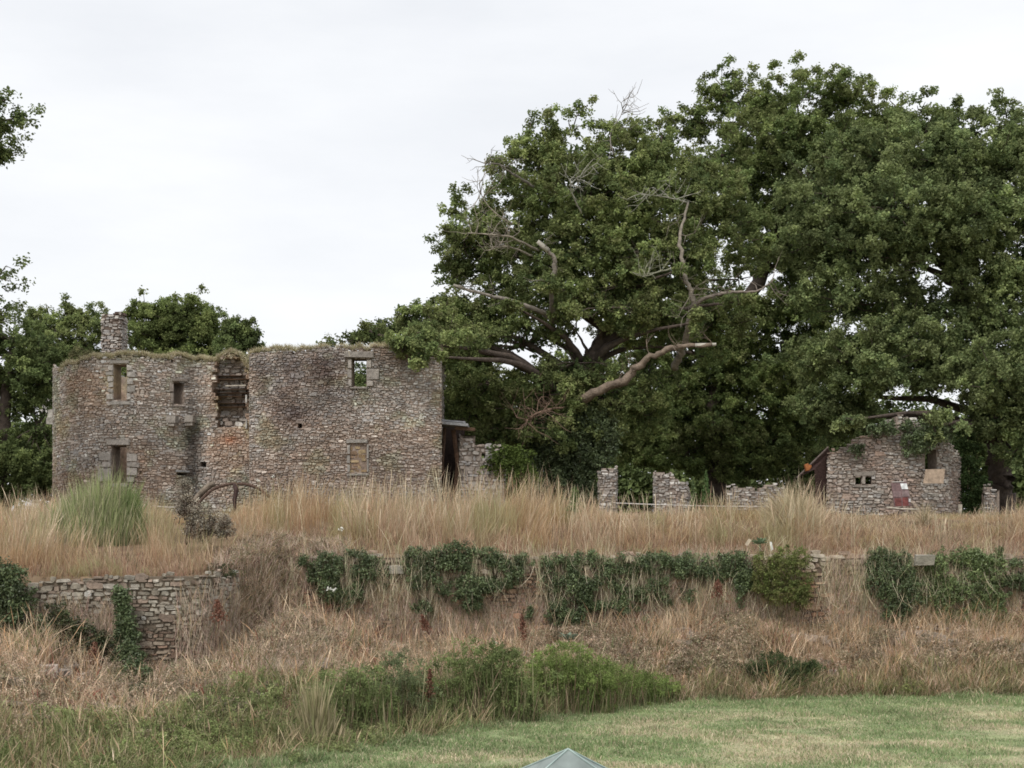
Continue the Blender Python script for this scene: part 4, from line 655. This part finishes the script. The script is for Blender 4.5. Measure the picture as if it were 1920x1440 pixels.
# green foot vegetation
edge = lambda X: np.interp(X, [-13, -8, -5, -2, 1, 4, 8, 16], [.42, .42, .5, .5, .45, .35, .3, .3])
bank(85000, 51, [(.2, .25, .11), (.26, .3, .14), (.33, .34, .18), (.17, .2, .09), (.52, .45, .31), (.44, .34, .24)], (.25, .95), (.010, .018), .3, 'tall green weeds along the lawn edge', 'green_weeds', 2, edge, True, .25)
def scat(n, seed, x0, x1, f0, f1, thr, k=1):
    rng = np.random.RandomState(seed); X = rng.uniform(x0, x1, n); f = rng.uniform(f0, f1, n); Yf = lawn_edge(X); Y = Yf+(wall_line(X)-Yf)*f; q = fbm(X*.8, Y*.8, k) > thr; X, Y = X[q], Y[q]; return rng, np.stack([X, Y, zg(X, Y)+rng.uniform(.05, .45, len(X))], 1)
r_, p_ = scat(4600, 52, -13.5, -2.5, -.02, .5, .45); m = MB(); clump_leaves(m, r_, p_, r_.uniform(.1, .26, len(p_)), 50, [(.17, .22, .09), (.23, .29, .11), (.30, .33, .15), (.27, .24, .15)], .05, up=.3); tag(m.build('nettles', M_leaf), 'green leafy weeds massed at the lower left of the bank', 'weeds', kind='stuff')
rs = np.random.RandomState(54); Xs = rs.uniform(-8.6, -4.9, 2400); Ys = rs.uniform(33.2, 41.8, 2400); zs = zg(Xs, Ys); ks = (zs > .8) & ~((Xs < -7.6) & (Ys > 33.9)) & (fbm(Xs*1.4, Ys*1.4) > .4); ps = np.stack([Xs, Ys, zs+rs.uniform(.02, .35, 2400)], 1)[ks]
m = MB(); clump_leaves(m, rs, ps, rs.uniform(.1, .32, len(ps)), 44, [(.44, .33, .25), (.2, .21, .11), (.36, .24, .18), (.5, .4, .3)], .045, up=.3, vary=.35); tag(m.build('slope_scrub', M_leaf), 'mixed brown and green scrub on the slope between the two walls', 'scrub', kind='stuff')
r_, p_ = scat(11000, 53, -13.5, 15, .3, 1.0, .42, 2); m = MB(); clump_leaves(m, r_, p_, r_.uniform(.08, .3, len(p_)), 44, [(.58, .44, .35), (.38, .35, .24), (.2, .22, .12), (.44, .33, .25), (.66, .54, .42), (.44, .35, .28)], .042, vary=.35, up=.3); tag(m.build('bank_scrub', M_leaf), 'low brown and dull green scrub scattered over the bank', 'scrub', kind='stuff')
# lawn blades
n = 190000; X = rng.uniform(-7, 16, n); Y = 25.5+(lawn_edge(X)+.5-25.5)*rng.rand(n); k = (Y > 25.5) & (np.abs(X) < .40*Y); X, Y = X[k], Y[k]; n = len(X); t = lawn_tone(X, Y); q = rng.rand(n) < .15+.75*t
c = np.where(q[:, None], pick(rng, n, [(.62, .53, .38), (.55, .46, .33), (.46, .42, .27)]), pick(rng, n, [(.19, .27, .115), (.24, .32, .145), (.31, .35, .18)])); m = MB(); hh = rng.uniform(.03, .09, n)*(.45+1.3*noise2(X*2.5, Y*2.5, 1)**2+.7*(noise2(X*.9, Y*1.3, 2) > .68))
blades(m, rng, np.stack([X, Y, np.zeros(n)+.0], 1), hh+.03*(lawn_edge(X)-Y < .6)*hh*40*rng.rand(n), rng.normal(size=(n, 2))*.5, rng.uniform(.012, .022, n), c*(.8+.5*fbm(X*.8+Y*.3, Y*1.4, 3))[:, None]*.9, c*(.8+.4*fbm(X*.8+Y*.3, Y*1.4, 3))[:, None]); tag(m.build('lawn_grass', M_grass), 'short mown grass, green with dry tan patches', 'grass', kind='stuff')
# grass on the ruin tops
def topgrass(S, topf, u0, u1, n, seed, th, label):
    rng = np.random.RandomState(seed); u = rng.uniform(u0, u1, n); w = -rng.rand(n)*th+.04; v = topf(u)-.02; c = pick(rng, n, [(.62, .56, .42), (.54, .47, .32), (.36, .36, .18), (.5, .42, .28)]); m = MB(); k = fbm(u*1.5, w+3) > .3; u, w, v, c = u[k], w[k], v[k], c[k]; n = len(u)
    ln = rng.normal(size=(n, 2))*.7; ln[:, 1] -= .2; blades(m, rng, S(u, v, w), rng.uniform(.06, .24, n), ln, rng.uniform(.012, .02, n), c*.8, c)
    tag(m.build('wall_top_grass', M_grass), label, 'grass', kind='stuff')
topgrass(pA, topA, pA.U(112), pA.L, 26000, 81, .8, 'pale turf along the top of the round tower')
topgrass(pM, topM, .3, ucor-.3, 16000, 82, .75, 'dry tufts along the top of the main wall')
foliage('shrub', 'brownish green shrub on the broken top of the tower left of the chimney', [(150, 660, 20, 10), (175, 664, 14, 8)], 58, [(.14, .15, .07), (.2, .19, .1)], .22, .08, .5, 50, 65, 'shrub', depth=.8, mat=M_leaf)

# ------------------------------------------------------------------ single plants
def tuft(name, label, px, Y, spread, hgt, n, pal, seed, cat='weed', wd=(.01, .02), lean=.12, head=.1, group=None, depth=.6):
    rng = np.random.RandomState(seed); nc = 18; kc = rng.randint(0, nc, n); kx = rng.normal(size=nc)*spread*.8; ky = rng.normal(size=nc)*spread*depth; X = (px-960)/F*Y+kx[kc]+rng.normal(size=n)*spread*.3; Yy = Y+ky[kc]+rng.normal(size=n)*spread*depth*.3; z = zg(X, Yy); c = pick(rng, n, pal); m = MB()
    sx = (X-(px-960)/F*Y)/max(spread, .01); h = hgt*rng.uniform(.3, 1.05, n)*np.exp(-.22*sx**2)*(.75+.5*noise2(X*5, Yy*5))*rng.uniform(.5, 1.15, nc)[kc]
    ln = rng.normal(size=(n, 2))*lean; ln[:, 0] += sx*lean*.8; blades(m, rng, np.stack([X, Yy, z-.03], 1), h, ln, rng.uniform(*wd, n), c*.7, c, rng.rand(n) < head)
    return tag(m.build(name, M_grass), label, cat, group)
tuft('weed_clump', 'large soft green clump of tall weeds before the tower doorway', 183, 41.3, .95, 1.95, 5600, [(.29, .34, .15), (.37, .4, .2), (.52, .48, .32), (.23, .28, .12)], 201, lean=.13, head=.45, wd=(.007, .014))
tuft('weed_clump', 'deeper green weeds on the right of the clump before the tower doorway', 238, 41.4, .26, 1.6, 3600, [(.15, .24, .08), (.2, .28, .1)], 202, lean=.12, wd=(.007, .014))
tuft('grass_tuft', 'tallest fanned pale straw tuft left of the small gabled ruin', 1490, 45, .42, 1.65, 2600, [(.58, .5, .34), (.5, .42, .27)], 203, 'grass', lean=.3)
tuft('grass_tuft', 'pale seed-headed grass tuft on the lawn edge left of the bushes', 598, 29.6, .28, 1.35, 1800, [(.5, .43, .28), (.42, .36, .22), (.3, .3, .15)], 204, 'grass', lean=.12, head=.5)
tuft('grass_tuft', 'leaning straw tuft in front of the red panel', 1735, 46, .1, 1.05, 350, [(.58, .5, .36), (.46, .38, .22)], 205, 'grass', lean=.5)
def spike(name, label, px, py0, Y, hgt, col, seed, cat='weed', n=240, rad=.1, leafc=None, ls=.07, group=None):
    rng = np.random.RandomState(seed); b = P(px, py0, Y); b[2] = max(b[2], 0); m = MB(); tip = b+np.array([rng.normal()*.08, 0, hgt]); mid = (b+tip)/2+rng.normal(size=3)*.03
    m.tube([b, mid, tip], [.014, .01, .005], np.array(col)*.8, 5); t = rng.uniform(.25, 1, n); p = b+(tip-b)*t[:, None]+rng.normal(size=(n, 3))*(rad*(1.1-t))[:, None]*np.array([1, 1, .5])
    leaves(m, rng, p, rng.normal(size=(n, 3))+[0, -.3, .4], ls*rng.uniform(.5, 1.3, n), pick(rng, n, [leafc or col])); return tag(m.build(name, M_grass), label, cat, group)
spike('tall_weed', 'upright bright green tall weed standing above the grass right of the stone pillar', 1325, 965, 48, 1.5, (.12, .19, .07), 210, n=500, rad=.12)
spike('tall_weed', 'slimmer green weed close left of the bright tall one', 1303, 965, 48.3, 1.3, (.13, .18, .08), 216, n=250, rad=.08)
spike('tall_weed', 'green weed sprouting in the grass in front of the ivied oak trunk', 1075, 985, 46, 1.25, (.15, .2, .08), 211, n=600, rad=.22)
RD = 'red dock spikes on the bank'
for i, (x, y, Y, hh_, lab) in enumerate([(985, 1215, 39, .95, 'dark red dock spike below the gap after the domed ivy'), (803, 1345, 32.2, 1.1, 'tallest rusty red dock spike between two lawn-edge bushes'), (700, 1215, 39, .6, 'red dock spike on the wall face below the first ivy clump'), (1150, 1270, 38.4, .6, 'short red dock right of the mullein'), (805, 1190, 39.4, .55, 'small crimson dock under the left of the domed ivy'), (1790, 1290, 40, .9, 'red dock near the right edge at the lawn'), (410, 1180, 34, .7, 'crimson weed at the broken corner of the left wall'), (1345, 1130, 40, .65, 'dark red weed hanging left of the feathery bush'), (170, 1260, 33, .7, 'dull purple-red weeds under the bramble band')]):
    spike('dock_plant', lab, x, y, Y, hh_, (.2, .1, .07), 220+i, n=330, rad=.1 if i < 6 else .15, group=RD, leafc=(.23, .115, .08))
# dark withered shrub before the tower
foliage('dead_shrub', 'dark withered shrub with pale seed heads right of the green clump', [(345, 925, 14, 24), (352, 960, 22, 26), (395, 980, 36, 22), (370, 995, 26, 18), (420, 995, 18, 14)], 39.5, [(.10, .07, .055), (.17, .13, .1), (.5, .46, .38), (.09, .075, .05)], .16, .055, .9, 50, 66, 'shrub', depth=.7, mat=M_leaf)
foliage('shrub', 'small grey-green spiny shrub on the slope right of the left wall', [(415, 1075, 22, 16), (400, 1068, 14, 12)], 36.0, [(.08, .1, .05), (.14, .15, .08)], .12, .05, .6, 40, 67, 'shrub', depth=.8, mat=M_leaf)
# mullein rosettes
def rosette(name, label, px, py, Y, r, col, seed, droop=False, cat='plant'):
    rng = np.random.RandomState(seed); m = MB(); c = P(px, py, Y)
    for i in range(18 if not droop else 11):
        a = i*2.4; ln = r*rng.uniform(.6, 1); e = rng.uniform(.1, 1.) if not droop else rng.uniform(-1.2, -.2); d = np.array([math.cos(a), math.sin(a)*.8, e]); d = unit(d); s = unit(np.cross(d, [0, 0, 1])); w = ln*.17
        tip = c+d*ln+np.array([0, 0, -.12*ln if not droop else -.3*ln]); md = c+d*ln*.55+np.array([0, 0, .06*ln]); m.add([c-s*w*.3, c+s*w*.3, md+s*w, tip, md-s*w], [[0, 1, 2, 3, 4]], np.array(col)*rng.uniform(.8, 1.2))
    m.tube([c+[0, .02, -.2], c], .015, col, 5); return tag(m.build(name, M_grass), label, cat)
rosette('mullein', 'silver-green mullein rosette on the bank below the ivy curtain', 1065, 1200, 38.8, .42, (.22, .27, .2), 231)
rosette('withered_flower', 'withered drooping cream seed head above the centre ivy curtain', 1180, 1040, 40.1, .3, (.42, .37, .26), 232, True, 'flower')
rosette('withered_flower', 'withered pale leaves on the slope right of the left wall', 428, 1048, 37, .25, (.4, .37, .3), 233, True, 'flower')
# pale and green scraps on the terrace edge
tag(slab([(1397, 1021), (1404, 1010), (1409, 1012), (1402, 1024)], 40.9, .05, (.5, .42, .32), 'wood_scrap'), 'pale tan wood scrap on the wall top left of the feathery bush', 'scrap')
tag(slab([(1446, 1033), (1443, 1016), (1447, 1016), (1450, 1030)], 40.9, .03, (.66, .66, .62), 'white_scrap'), 'narrow white scrap standing above the feathery bush', 'scrap')
rosette('green_plant', 'broad-leaved green plant between the tan and the white scraps', 1425, 1020, 41.2, .35, (.2, .27, .16), 234)
# white umbel flowers
rf = np.random.RandomState(9)
for i, (x, y, Y, lab) in enumerate([(640, 991, 42, 'white umbel flower alone in the dry grass above the first ivy clump'), (512, 893, 49, 'topmost white flower against the base of the main wall'), (484, 902, 49, 'white flower just right of the curved arch'), (616, 1104, 39.4, 'left one of two white flowers on the first ivy clump'), (627, 1106, 39.4, 'right one of two white flowers on the first ivy clump'), (928, 1206, 38.8, 'white flower on the bank above the largest bush'), (1659, 1251, 39.5, 'white flower on the right part of the bank')]):
    m = MB(); c = P(x, y, Y); zt = c-[0, 0, .5]
    m.tube([zt, (zt+c)/2+[.02, 0, 0], c], .006, (.2, .22, .1), 4)
    for _ in range(9):
        e = c+rf.normal(size=3)*.03; m.tube([c-[0, 0, .05], e], .003, (.25, .27, .12), 3, False); leaves(m, rf, np.tile(e, (4, 1))+rf.normal(size=(4, 3))*.008, np.tile([0, -.6, .8], (4, 1)), np.full(4, .04), np.tile([.75, .74, .68], (4, 1)), .9)
    tag(m.build('white_flower', M_grass), lab, 'flower', 'white flowers among the weeds')

# ------------------------------------------------------------------ canopy tent in the foreground
Yt = 12.4; ap = P(1065, 1405, Yt); hs = 1.5; er = .78
tent = thing('canopy_tent', (ap[0], Yt, 0), 'grey-green pyramid canopy tent whose peak shows at the bottom edge', 'tent')
m = MB(); ez = ap[2]-er; ang = R(4); cor = []
for (a, b_) in ((-1, -1), (1, -1), (1, 1), (-1, 1)): cor.append(np.array([ap[0]+hs*(a*math.cos(ang)-b_*math.sin(ang)), Yt+hs*(a*math.sin(ang)+b_*math.cos(ang)), ez]))
for i in range(4):
    a, b_ = cor[i], cor[(i+1) % 4]; K = 10; V = []; 
    for r_i in range(K+1):
        t = r_i/K
        for c_i in range(K+1):
            s_ = c_i/K; e = a*(1-s_)+b_*s_; p = ap*(1-t)+e*t; p = p+np.array([0, 0, -.09*math.sin(math.pi*t)*math.sin(math.pi*s_)-.05*math.sin(math.pi*t)+.012*math.sin(s_*17+i)*t]); V.append(p)
    f = [[q*(K+1)+j, q*(K+1)+j+1, (q+1)*(K+1)+j+1, (q+1)*(K+1)+j] for q in range(K) for j in range(K)]; m.add(np.array(V), np.array(f), (.225, .26, .25))
canopy = m.build('canopy', M_cloth, tent, True)
m = MB()
for i in range(4): a, b_ = cor[i], cor[(i+1) % 4]; m.add([a, b_, b_-[0, 0, .22], a-[0, 0, .22]], [[0, 3, 2, 1]], (.22, .29, .27)); m.tube([ap+(a-ap)*t+np.array([0, 0, -.05*math.sin(math.pi*t)+.004]) for t in np.linspace(0, 1, 9)], .009, (.3, .37, .35), 5)
m.build('valance', M_cloth, tent)
for i in range(4): m = MB(); m.tube([cor[i]*[1, 1, 0], cor[i]-[0, 0, .02]], .02, (.5, .5, .5), 6); m.build('leg', M_plain, tent)
